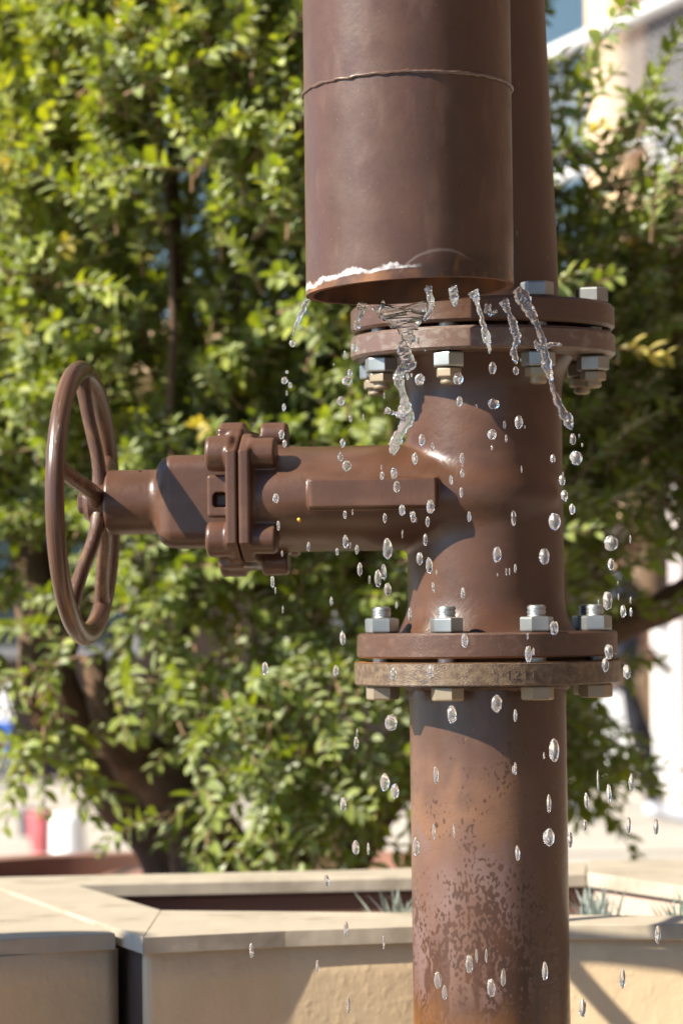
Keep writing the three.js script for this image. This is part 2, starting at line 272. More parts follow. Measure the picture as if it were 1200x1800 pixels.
{
  const p = thing('wooden_planter', 'tan painted trough planter with pale capping boards standing behind the riser pipe', 'planter', [0, 0, 0]);
  const y0 = CAP - CT;
  mesh('cap_board', prism(pd([[-0.228, 3.440], [-0.07, 3.493], [0.2, 3.545], [0.2, 3.655], [-0.226, 3.747]]), y0, CAP, 0.0008), M.capTop, p);
  mesh('cap_board', prism(pd([[0.202, 3.545], [0.80, 3.445], [0.80, 3.51], [0.62, 3.575], [0.202, 3.655]]), y0, CAP - 0.001), M.capTop, p);
  mesh('cap_board', prism(pd([[-0.2286, 3.440], [-0.2266, 3.747], [-0.367, 4.12], [-0.47, 4.105], [-0.354, 3.776]]), y0, CAP + 0.0002, 0.0008), M.capTop, p);
  mesh('cap_board', prism(pd([[-0.47, 4.11], [-0.367, 4.122], [0.328, 4.19], [0.345, 4.385], [0, 4.30], [-0.52, 4.25]]), y0, CAP - 0.001), M.capTop, p);
  mesh('cap_board', prism(pd([[0.330, 4.19], [0.622, 3.577], [0.82, 3.52], [1.15, 3.7], [1.0, 4.4], [0.347, 4.387]]), y0 + 0.0005, CAP + 0.001), M.capTop, p);
  mesh('front_wall', wallGeo([[-0.225, 3.447], [-0.07, 3.4995], [0.2, 3.5515]], 0, y0), M.stucco, p);
  mesh('front_wall', wallGeo([[0.2, 3.5515], [0.80, 3.4525]], 0, y0), M.stucco, p);
  mesh('side_wall', wallGeo([[-0.44, 4.10], [-0.225, 3.449]], 0, y0, 0.02, 0), new THREE.MeshStandardMaterial({ color: new THREE.Color().setRGB(0.05, 0.03, 0.022), roughness: 0.9 }), p);  // colour darkened to put the shade of the gap into this wall
  mesh('back_wall', wallGeo([[0.345, 4.36], [0, 4.28], [-0.44, 4.22]], 0, y0, 0.02, 0), M.stucco, p);
  mesh('side_wall', wallGeo([[0.8, 3.46], [1.12, 3.7], [0.98, 4.38], [0.345, 4.362]], 0, y0, 0.02, 0), M.stucco, p);
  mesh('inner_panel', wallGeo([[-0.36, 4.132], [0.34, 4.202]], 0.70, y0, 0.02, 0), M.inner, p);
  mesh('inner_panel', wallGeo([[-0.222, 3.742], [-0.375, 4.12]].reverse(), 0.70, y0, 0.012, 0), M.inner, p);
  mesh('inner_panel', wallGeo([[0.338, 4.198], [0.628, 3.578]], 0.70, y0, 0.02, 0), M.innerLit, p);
  mesh('soil', prism(pd([[-0.24, 3.70], [0.2, 3.6], [0.6, 3.56], [0.34, 4.21], [-0.38, 4.14]]), 0.72, 0.80, 0), M.soil, p);
  const q = thing('wooden_planter', 'tan planter block with broad pale top, left of the dark gap', 'planter', [0, 0, 0]);
  mesh('cap_board', prism(pd([[-0.2650, 3.510], [-0.356, 3.776], [-0.475, 4.10], [-0.522, 4.248], [-0.74, 4.24], [-0.62, 3.35]]), y0 - 0.002, CAP - 0.002), M.capTop, q);
  mesh('cap_board', prism(pd([[-0.622, 3.35], [-0.742, 4.24], [-1.2, 4.2], [-1.1, 3.08]]), y0 - 0.002, CAP - 0.002), M.capTop, q);
  mesh('front_wall', wallGeo([[-1.08, 3.07], [-0.263, 3.520]], 0, y0 - 0.002), M.stucco, q);
  mesh('side_wall', wallGeo([[-0.263, 3.520], [-0.53, 4.23]], 0, y0 - 0.002, 0.02, 0), M.stucco, q);
  mesh('back_wall', wallGeo([[-0.53, 4.23], [-1.18, 4.18]], 0, y0 - 0.002, 0.02, 0), M.stucco, q);
}
// ---------------------------------------------------------------- the tree
const barkMap = tex(256, 512, (u, v) => { const t = tile((a, b) => fbm(a * 6, b * 3, 5, 5))(u, v); return mix3([0.032, 0.019, 0.011], [0.20, 0.115, 0.066], clamp(0.45 + 0.9 * t, 0, 1)); }, true, 1, 2);
const bark = new THREE.MeshStandardMaterial({ color: 0xffffff, map: barkMap, roughness: 0.95, bumpMap: stuccoBump, bumpScale: 0.008 });
const tb = at(440, 1530, 5.75);
const tree = thing('shrubby_tree', 'bushy many stemmed tree with small glossy green leaves behind the valve', 'tree', [tb.x, BEDY - 0.03, tb.z]);
{
  const L = (list) => list.map(([x, y, d]) => at(x, y, d).sub(tree.position));
  const limb = (name, list, r0, r1, parent = tree) => { const pts = curve(L(list), list.length * 10), ph = rnd() * 50; return mesh(name, sweep(pts, (t, a) => lerp(r0, r1, Math.pow(t, 0.8)) * (1 + 0.22 * nz(t * 9, Math.cos(a) * 1.3 + ph, Math.sin(a) * 1.3)), { seg: 14 }), bark, parent); };
  const t0 = limb('trunk', [[360, 1600, 5.7], [300, 1480, 5.65], [190, 1350, 5.6], [95, 1230, 5.6], [70, 1080, 5.6], [40, 900, 5.65], [20, 650, 5.8], [60, 250, 5.9]], 0.085, 0.022);
  limb('limb', [[190, 1350, 5.6], [110, 1200, 5.5], [140, 1080, 5.45], [170, 960, 5.4], [150, 780, 5.4]], 0.03, 0.006, t0);
  limb('limb', [[60, 950, 5.65], [-60, 700, 5.6], [-200, 400, 5.5]], 0.03, 0.01, t0);
  const t1 = limb('trunk', [[470, 1600, 5.8], [500, 1440, 5.75], [490, 1280, 5.7], [505, 1130, 5.65], [470, 1000, 5.6], [420, 820, 5.6], [330, 560, 5.6], [300, 250, 5.6]], 0.075, 0.008);
  limb('limb', [[505, 1130, 5.65], [440, 1030, 5.5], [400, 960, 5.4], [410, 700, 5.3], [420, 480, 5.3]], 0.02, 0.004, t1);
  limb('limb', [[500, 1150, 5.65], [540, 1050, 5.6], [640, 1000, 5.6], [760, 900, 5.6]], 0.018, 0.005, t1);
  limb('limb', [[510, 1250, 5.65], [590, 1130, 5.5], [660, 1080, 5.5]], 0.009, 0.004, t1);
  const t2 = limb('trunk', [[400, 1600, 5.6], [330, 1420, 5.5], [240, 1330, 5.45], [200, 1290, 5.4], [160, 1150, 5.4]], 0.085, 0.02);
  limb('limb', [[300, 1390, 5.5], [310, 1200, 5.4], [330, 1000, 5.3], [300, 760, 5.2], [305, 560, 5.15], [295, 350, 5.15], [270, 150, 5.2]], 0.014, 0.004, t2);
  const t3 = limb('trunk', [[560, 1600, 5.9], [640, 1430, 5.95], [760, 1300, 6.0], [900, 1200, 6.0], [1060, 1110, 6.0], [1190, 1055, 6.0], [1350, 900, 6.1], [1420, 500, 6.1]], 0.065, 0.02);
  limb('limb', [[1060, 1110, 6.0], [1050, 900, 5.9], [1030, 600, 5.8], [1060, 300, 5.8]], 0.02, 0.006, t3);
  limb('limb', [[760, 1300, 6.0], [760, 1000, 6.2], [740, 500, 6.2], [700, 0, 6.2]], 0.04, 0.012, t3);
  limb('limb', [[640, 1430, 5.95], [560, 1250, 6.1], [560, 900, 6.2], [600, 300, 6.2]], 0.04, 0.012, t3);
  limb('limb', [[990, 262, 5.2], [1025, 275, 5.2], [1055, 305, 5.2], [1075, 335, 5.2]], 0.008, 0.006, t3);

  // leaves: lens-shaped, folded along the midrib and curved, 34 mm long
  const leafGeo = (() => {
    const pos = [], idx = [], N = 5, uv = [];
    for (let i = 0; i <= N; i++) { const t = i / N, w = 0.235 * Math.pow(Math.sin(Math.PI * Math.pow(t, 0.85)), 0.75) + (i === 0 || i === N ? 0.0 : 0), y = -0.16 * t * t; for (const s of [-1, 0, 1]) { pos.push(s * w, y + (s ? 0.09 * w / 0.235 : 0), t); uv.push(s * 0.5 + 0.5, t); } }
    for (let i = 0; i < N; i++) for (let s = 0; s < 2; s++) { const a = i * 3 + s; idx.push(a, a + 3, a + 1, a + 1, a + 3, a + 4); }
    const g = new THREE.BufferGeometry(); g.setAttribute('position', new THREE.Float32BufferAttribute(pos, 3)); g.setAttribute('uv', new THREE.Float32BufferAttribute(uv, 2)); g.setIndex(idx); g.computeVertexNormals(); return g;
  })();
  const leafMat = (c) => new THREE.MeshPhysicalMaterial({ color: c, roughness: 0.92, transmission: 0.58, thickness: 0, side: THREE.DoubleSide, clearcoat: 0.22, clearcoatRoughness: 0.28 });
  const X = (x, d) => (x - 600) / F * d, Y = (y, d) => EYE + (1069 - y) / F * d;
  // how thickly the crown grows at a place of the garden (x across, y up, d metres back from the camera)
  function dens(x, y, d) {
    const cl = fbm(x * 2.6, y * 2.6, d * 2.6, 2);
    let v = 0;
    // main dome
    const e = Math.hypot((x - 0.02) / 0.95, (y - 1.95) / 1.1, (d - 5.62 - 0.25 * Math.max(0, -x)) / 0.82);
    if (e < 1 && y > 1.2 - 0.1 * x) v = sstep(1 - e, 0, 0.12) * (d < 5.5 ? 0.6 : 0.62) * (x < -0.4 && y < 1.42 ? 0.25 : 1);
    if (x > 0.30) v *= (1 - 0.9 * sstep(y, 1.66, 1.98)) * (y > 2.08 ? 0 : 1);           // thin top on that side
    if (x > 0.30 && y < 1.35) v *= 0.55; if (x > 0.37 && y < 1.22) v *= 0.2; if (x > 0.43 && y < 1.34) v *= 0.08;
    // skirt of drooping shoots under the valve
    const s = Math.hypot((x + 0.07) / 0.30, (y - 1.02) / 0.25, (d - 5.2) / 0.35); if (s < 1) v = Math.max(v, 0.75 * sstep(1 - s, 0, 0.2) * sstep(fbm(x * 9, y * 9, d * 5 + 3, 2), lerp(-0.5, 0.0, sstep(y, 1.02, 0.84)), lerp(-0.1, 0.35, sstep(y, 1.02, 0.84))));
    const s5 = Math.hypot((x - 0.47) / 0.26, (y - 1.93) / 0.25, (d - 5.0) / 0.28); if (s5 < 1) v = Math.max(v, 0.3 * sstep(1 - s5, 0, 0.3));
    const s6 = Math.hypot((x + 0.34) / 0.08, (y - 1.15) / 0.08, (d - 5.25) / 0.25); if (s6 < 1) v = Math.max(v, 0.5);
    const s7 = Math.hypot((x + 0.40) / 0.14, (y - 1.2) / 0.14, (d - 5.2) / 0.2); if (s7 < 1) v = Math.max(v, 0.22);
    const s2 = Math.hypot((x + 0.74) / 0.15, (y - 1.20) / 0.22, (d - 5.4) / 0.3); if (s2 < 1) v = Math.max(v, 0.6);
    const s4 = Math.hypot((x + 0.51) / 0.06, (y - 1.05) / 0.04, (d - 5.1) / 0.1); if (s4 < 1) v = Math.max(v, 1.0);
    const s3 = Math.hypot((x - 0.385) / 0.04, (y - 1.06) / 0.17, (d - 5.6) / 0.3); if (s3 < 1) v = Math.max(v, 0.75);
    return v * sstep(cl, -0.42, 0.12);
  }
  const PAL = [[0.20, 0.25, 0.005], [0.32, 0.36, 0.006], [0.44, 0.455, 0.007], [0.58, 0.50, 0.006], [0.21, 0.26, 0.06], [0.50, 0.40, 0.03]];
  const leaves = [], twigs = [], TARGET = 5600; let made = 0, tries = 0;
  const m4 = new THREE.Matrix4(), up = V(0, 1, 0);
  while (made < TARGET && tries < 400000) {
    tries++;
    const d = rr(4.75, 6.7), x = rr(-1.6, 1.15), y = rr(0.80, 3.1);
    if (rnd() > dens(x, y, d)) continue;
    // fewer shoots where nothing is seen
    if ((Math.abs(x) > 0.75 || y > 2.55) && rnd() < 0.35) continue;
    made++;
    const out = V(x + 0.35, (y - 1.9) * 0.5, -(d - 5.9)).normalize(), low = y < 1.25;
    const dir = V(gauss() * 0.8, low ? rr(-0.7, 0.5) : rr(0.0, 1.2), gauss() * 0.7 + 0.2).add(out.multiplyScalar(0.6)).normalize();
    const len = rr(0.12, 0.24), base = V(x, y, CAMZ - d), p1 = base.clone().addScaledVector(dir, len * 0.5), p2 = base.clone().addScaledVector(dir, len).add(V(0, -rr(0, 0.25) * len, 0));
    const c = new THREE.QuadraticBezierCurve3(base, p1, p2), n = Math.floor(len / 0.015), roll0 = rnd() * 6.28;
    const yel = clamp(0.35 * sstep(x, 0.1, -0.6) * sstep(y, 1.4, 2.2) + 0.25 * rnd() + 0.25 * nz(x * 3, y * 3, d * 3), 0, 1), young = y > 1.5 && rnd() < 0.05;  // upper left shoots tinted yellower to imitate light through the leaves
    for (let i = 2; i <= n; i++) {
      const t = i / n, p = c.getPoint(t), tan = c.getTangent(t);
      const side = V(0, 0, 1).cross(tan).normalize(); if (side.lengthSq() < 0.1) side.set(1, 0, 0); const bin = tan.clone().cross(side);
      for (const s of [0, Math.PI]) {
        if (rnd() < 0.1) continue;
        const a = roll0 + i * 1.57 + s + gauss() * 0.3, o = side.clone().multiplyScalar(Math.cos(a)).addScaledVector(bin, Math.sin(a));
        const f = o.multiplyScalar(0.85).addScaledVector(tan, 0.5 + t * 0.5).add(V(0, 0.12 + gauss() * 0.25, 0)).normalize();
        const nrm = up.clone().multiplyScalar(0.65).addScaledVector(SUN, 0.65).addScaledVector(V(gauss(), gauss() * 0.6, gauss()), 0.62); const xx = nrm.clone().cross(f).normalize(), yy = f.clone().cross(xx), sz = rr(0.026, 0.046) * (1 - 0.35 * Math.max(0, t - 0.75) / 0.25);
        m4.makeBasis(xx.multiplyScalar(sz), yy.multiplyScalar(sz), f.multiplyScalar(sz)); m4.setPosition(p);
        const k = clamp(yel * 3.2 + gauss() * 0.8, 0, 3.99) | 0; const col = PAL[rnd() < 0.1 ? 4 : young && t > 0.6 ? 5 : k], w = rr(0.8, 1.2);
        leaves.push({ m: m4.clone(), c: [col[0] * w, col[1] * w, col[2] * w], d: CAMZ - p.z, x: p.x, y: p.y });
      }
    }
    if (d < 5.9) twigs.push(sweep([base, p1.clone().lerp(base.clone().lerp(p2, 0.5), 0.5), p2], (t) => lerp(0.0028, 0.001, t), { seg: 4, caps: false }));
  }
  // the three hundred nearest leaves in open view are single leaves on their shoots
  const inView = (l) => { const q = (l.x) / l.d * F + 600, r = 1069 - (l.y - EYE) / l.d * F; return q > 0 && q < 1200 && r > 0 && r < 1530 && !(q > 540 && q < 990 && r < 560) && !(q > 710 && q < 1000); };
  const order = leaves.map((l, i) => [inView(l) ? l.d - l.m.getMaxScaleOnAxis() * 30 : 99, i]).sort((a, b) => a[0] - b[0]), near = new Set(order.slice(0, 290).map((a) => a[1]));
  const rest = leaves.filter((_, i) => !near.has(i)), inv = new THREE.Matrix4().makeTranslation(-tree.position.x, -tree.position.y, -tree.position.z);
  const crown = new THREE.InstancedMesh(leafGeo, leafMat(0xffffff), rest.length); crown.name = 'crown'; crown.castShadow = crown.receiveShadow = true;
  rest.forEach((l, i) => { crown.setMatrixAt(i, m4.multiplyMatrices(inv, l.m)); crown.setColorAt(i, new THREE.Color().setRGB(...l.c)); });
  tree.add(tag(crown, null, null, null, 'stuff'));
  const mats = PAL.map((c) => leafMat(new THREE.Color().setRGB(...c)));
  for (const i of near) { const l = leaves[i], b = PAL.map((c, k) => [Math.abs(c[0] - l.c[0]) + Math.abs(c[1] - l.c[1]), k]).sort((a, c) => a[0] - c[0])[0][1]; const q = mesh('leaf', leafGeo, mats[b], tree); m4.multiplyMatrices(inv, l.m).decompose(q.position, q.quaternion, q.scale); }
  const tg = merge(twigs); tg.translate(-tree.position.x, -tree.position.y, -tree.position.z);
  tag(mesh('twigs', tg, new THREE.MeshStandardMaterial({ color: new THREE.Color().setRGB(0.20, 0.12, 0.07), roughness: 0.9 }), tree), null, null, null, 'stuff');
  console.log('leaves', leaves.length, 'tries', tries);

  // small bright plants growing in the bed and in the trough
  const blade = (len, w, bend) => { const pos = [], idx = []; for (let i = 0; i <= 4; i++) { const t = i / 4, ww = w * Math.sin(Math.PI * Math.min(0.97, 0.18 + 0.82 * t)); pos.push(-ww, len * t, bend * t * t, ww, len * t, bend * t * t); } for (let i = 0; i < 4; i++) idx.push(2 * i, 2 * i + 1, 2 * i + 2, 2 * i + 1, 2 * i + 3, 2 * i + 2); const g = new THREE.BufferGeometry(); g.setAttribute('position', new THREE.Float32BufferAttribute(pos, 3)); g.setIndex(idx); g.computeVertexNormals(); return g; };
  const tuft = (name, label, cat, pos, col, n, h, w, spread, group) => {
    const o = thing(name, label, cat, pos.toArray(), group), gs = [];
    for (let i = 0; i < n; i++) { const g = blade(h * rr(0.5, 1), w * rr(0.7, 1.2), h * rr(0.1, 0.6)); g.rotateZ(gauss() * 0.35); g.rotateY(rnd() * 6.28); g.translate(gauss() * spread, 0, gauss() * spread); gs.push(g); }
    tag(mesh('foliage', merge(gs), leafMat(new THREE.Color().setRGB(...col)), o), null, null, null, 'stuff'); return o;
  };
  const grp = 'silvery plants in the trough';
  tuft('lavender_plant', 'small silvery green plant in the trough, beside the riser pipe on its wheel side', 'plant', at(700, 1612, 3.86).setY(0.815), [0.36, 0.40, 0.32], 45, 0.082, 0.003, 0.022, grp);
  tuft('lavender_plant', 'silvery green plant in the trough against the pink sunlit inner board', 'plant', at(1048, 1625, 3.83).setY(0.815), [0.36, 0.42, 0.37], 70, 0.085, 0.0032, 0.026, grp);
  tuft('lavender_plant', 'blue green plant at the far right corner of the trough', 'plant', at(1205, 1625, 3.75).setY(0.815), [0.16, 0.27, 0.21], 60, 0.088, 0.003, 0.018, grp);
  tuft('ground_plant', 'bright yellow green weed at the edge of the mulch beside the trunk', 'plant', at(290, 1545, 5.15).setY(0.69), [0.20, 0.30, 0.03], 120, 0.085, 0.006, 0.045);
  tuft('ground_plant', 'little green weed in the mulch near the white bollard', 'plant', at(95, 1540, 5.1).setY(0.69), [0.14, 0.24, 0.03], 30, 0.035, 0.005, 0.03);
}
// ================================================================ PIPES AND VALVE
const RX = 0.1504, RR = 0.0818;
const VA = 1.1975, VB = 1.5337, VC = 1.3656; // valve faces and its middle height
// ---- pipe wall with uv, outer and inner skin; bottom may be cut at a slant
function pipeShell(R, wall, yb, yt, seg = 160, rows = 60) {
  const pos = [], uv = [], idx = [], q = seg + 1;
  for (let side = 0; side < 2; side++) for (let j = 0; j <= rows; j++) for (let i = 0; i <= seg; i++) { const a = i / seg * Math.PI * 2 - Math.PI, r = side ? R - wall : R, y0 = yb(a), y = lerp(y0, yt, j / rows); pos.push(Math.sin(a) * r, y, Math.cos(a) * r); uv.push(i / seg, j / rows); }
  const o = q * (rows + 1);
  for (let j = 0; j < rows; j++) for (let i = 0; i < seg; i++) { const a = j * q + i, b = a + o; idx.push(a, a + 1, a + q, a + 1, a + q + 1, a + q, b, b + q, b + 1, b + 1, b + q, b + q + 1); }
  const g = new THREE.BufferGeometry(); g.setAttribute('position', new THREE.Float32BufferAttribute(pos, 3)); g.setAttribute('uv', new THREE.Float32BufferAttribute(uv, 2)); g.setIndex(idx); g.computeVertexNormals();
  // smooth the seam
  const n = g.attributes.normal; for (let s = 0; s < 2; s++) for (let j = 0; j <= rows; j++) { const a = s * o + j * q, b = a + seg; const v = V(n.getX(a) + n.getX(b), n.getY(a) + n.getY(b), n.getZ(a) + n.getZ(b)).normalize(); n.setXYZ(a, v.x, v.y, v.z); n.setXYZ(b, v.x, v.y, v.z); }
  return g;
}
function rimRing(R, wall, yb, seg = 160) { const pos = [], idx = [], uv = []; for (let i = 0; i <= seg; i++) { const a = i / seg * Math.PI * 2; pos.push(Math.sin(a) * R, yb(a), Math.cos(a) * R, Math.sin(a) * (R - wall), yb(a), Math.cos(a) * (R - wall)); uv.push(i / seg, 0, i / seg, 1); if (i < seg) { const k = i * 2; idx.push(k, k + 1, k + 2, k + 1, k + 3, k + 2); } } const g = new THREE.BufferGeometry(); g.setAttribute('position', new THREE.Float32BufferAttribute(pos, 3)); g.setAttribute('uv', new THREE.Float32BufferAttribute(uv, 2)); g.setIndex(idx); g.computeVertexNormals(); return g; }
// a bumpy weld bead round a pipe
function bead(R, yf, r, seg = 220) { const pts = []; for (let i = 0; i <= seg; i++) { const a = i / seg * Math.PI * 2; pts.push(V(Math.sin(a) * (R + 0.0004), yf(a) + 0.0011 * nz(Math.cos(a) * 9, Math.sin(a) * 9, 2), Math.cos(a) * (R + 0.0004))); } return sweep(pts, (t, a) => r * (1 + 0.45 * nz(t * 70, Math.cos(a), 4) + 0.3 * nz(t * 200, 1, 2)), { seg: 8, caps: false }); }

// ---- lower riser with rust
{
  const H = VA - 0.003; // its flange's upper face sits just under the valve's flange
  const o = thing('riser_pipe', 'brown painted steel riser pipe with rust spots and orange streaks below the valve', 'pipe', [RX, 0, 0]);
  const y1 = 1.1694, YB = 0.55;
  const map = tex(832, 1280, (u, v) => {
    const a = u * Math.PI * 2 - Math.PI, y = lerp(0, y1, v); // a = 0 faces the camera
    const s = a * RR; // arc length in metres
    let c = paintMap(u * 1.5, v * 2.2);
    if (y < YB - 0.2) return mix3(c, [0.2, 0.08, 0.02], 0.5);
    // worn pinkish undercoat on the weather side
    const side = sstep(a, 0.75, 0.1) * sstep(a, -2.6, -1.6), f = fbm(s * 26, y * 18, 3, 5);
    const worn = side * sstep(y + 0.05 * f, 1.14, 1.0); c = mix3(c, [0.125, 0.062, 0.042], worn * 0.75);
    const orangeTop = side * sstep(Math.abs(y - 1.03 + 0.05 * f), 0.06, 0.0) * 0.45; c = mix3(c, [0.19, 0.088, 0.034], orangeTop);
    const grey = side * sstep(Math.abs(y - 0.905 + 0.08 * f), 0.12, 0.02) * sstep(nz(s * 20, y * 12, 8), -0.3, 0.25); c = mix3(c, [0.15, 0.094, 0.084], grey * 0.75);
    // rust spots, closer together towards the bottom, running together in streaks
    const yy = y * 0.62, amt = sstep(y, 1.13, 0.84) * (0.4 + 0.6 * side), th = lerp(0.58, 0.06, amt) - 0.12 * fbm(s * 30, yy * 30, 5, 2);
    const sp = -0.26 + 0.52 * (0.5 + fbm(s * 18, y * 13, 21, 3)) - 0.0 + Math.max(nz(s * 330, yy * 330, 2), nz(s * 200 + 9, yy * 190, 6) * 0.95 - 0.06), spots = sstep(sp, th, th + 0.12);
    c = mix3(c, mix3([0.030, 0.013, 0.008], [0.075, 0.026, 0.009], nz(s * 60, y * 40, 1) * 0.5 + 0.5), spots * 0.92 * sstep(y, 1.155, 1.12) * (a < 0.9 ? 1 : 0.6));
    const str = sstep(nz(s * 75, y * 9, 4) + 0.4 * fbm(s * 60, y * 40, 2, 3), 0.12, 0.4) * sstep(y, 0.95, 0.87) * side; c = mix3(c, [0.055, 0.021, 0.010], str * 0.85);
    // bottom: all rust, wet orange and dark runs
    const low = sstep(y + 0.03 * f + 0.03 * nz(s * 50, y * 8, 3), 0.865, 0.80); const o2 = 0.5 + 0.8 * fbm(s * 14, y * 7, 9, 4);
    c = mix3(c, mix3([0.042, 0.017, 0.009], [0.21, 0.082, 0.015], clamp(o2 + 0.45 * sstep(y, 0.80, 0.70) * sstep(a, 0.2, -0.5), 0, 1)), low * (a < 0.55 ? 0.95 : 0.45));
    const drip = sstep(Math.abs(s - 0.045 + 0.003 * nz(1, y * 9, 2)), 0.006, 0.0) * sstep(y, 0.93, 0.86); c = mix3(c, [0.05, 0.027, 0.02], drip * 0.8);
    return c;
  });
  const mat = paint(map, { roughness: 0.40, bumpScale: 0.0006 }); mat.bumpMap = paintBump.clone(); mat.bumpMap.repeat.set(3, 8);
  mesh('pipe_wall', pipeShell(RR, 0.008, () => 0, y1, 160, 40), mat, o);
  mesh('base_plate', disc(0.16, 0, 0.02, 0.05), M.flange, o);
  const edge = tex(1024, 64, (u, v) => { // lower flange rim: bare brownish steel on top of paint, rust at its upper edge
    const f = fbm(u * 110, v * 3, 3, 4); let c = mix3([0.075, 0.043, 0.024], [0.15, 0.10, 0.055], clamp(0.45 + 0.9 * f, 0, 1)); c = mix3(c, [0.05, 0.032, 0.024], sstep(nz(u * 160, v * 4, 9), 0.3, 0.5) * 0.7); return c; });
  const fl = mesh('flange', disc(0.1390, y1, 1.1935, 0.05, 0.0015), paint(edge, { bumpScale: 0.001, ...M.rimMaps }), o);
  mesh('rusty_face', turned([[0.1385, 1.19355], [0.05, 1.19365]]), new THREE.MeshStandardMaterial({ color: new THREE.Color().setRGB(0.45, 0.17, 0.03), roughness: 0.9 }), fl);
  mesh('raised_face', turned([[0.112, 1.1936], [0.112, VA - 0.0006], [0.05, VA - 0.0006]]), M.rust, fl);
  mesh('weld_bead', bead(RR, () => y1 - 0.002, 0.004), M.flange, o);
  // size marks stamped in the flange rim
  const font = await new FontLoader().loadAsync('fonts/droid/droid_sans_mono_regular.typeface.json');
  const gs = []; [...'1211 38 S'].forEach((ch, i) => { if (ch === ' ') return; const g = new TextGeometry(ch, { font, size: 0.0085, depth: 0.0012, curveSegments: 3 }); g.translate(-0.003, -0.00425, -0.0007); const a = 0.10 + i * 0.062; g.rotateY(a); g.translate(Math.sin(a) * 0.139, 1.1815, Math.cos(a) * 0.139); gs.push(g); });
  mesh('stamped_marks', merge(gs), new THREE.MeshStandardMaterial({ color: new THREE.Color().setRGB(0.115, 0.078, 0.046), roughness: 0.6 }), fl);
}

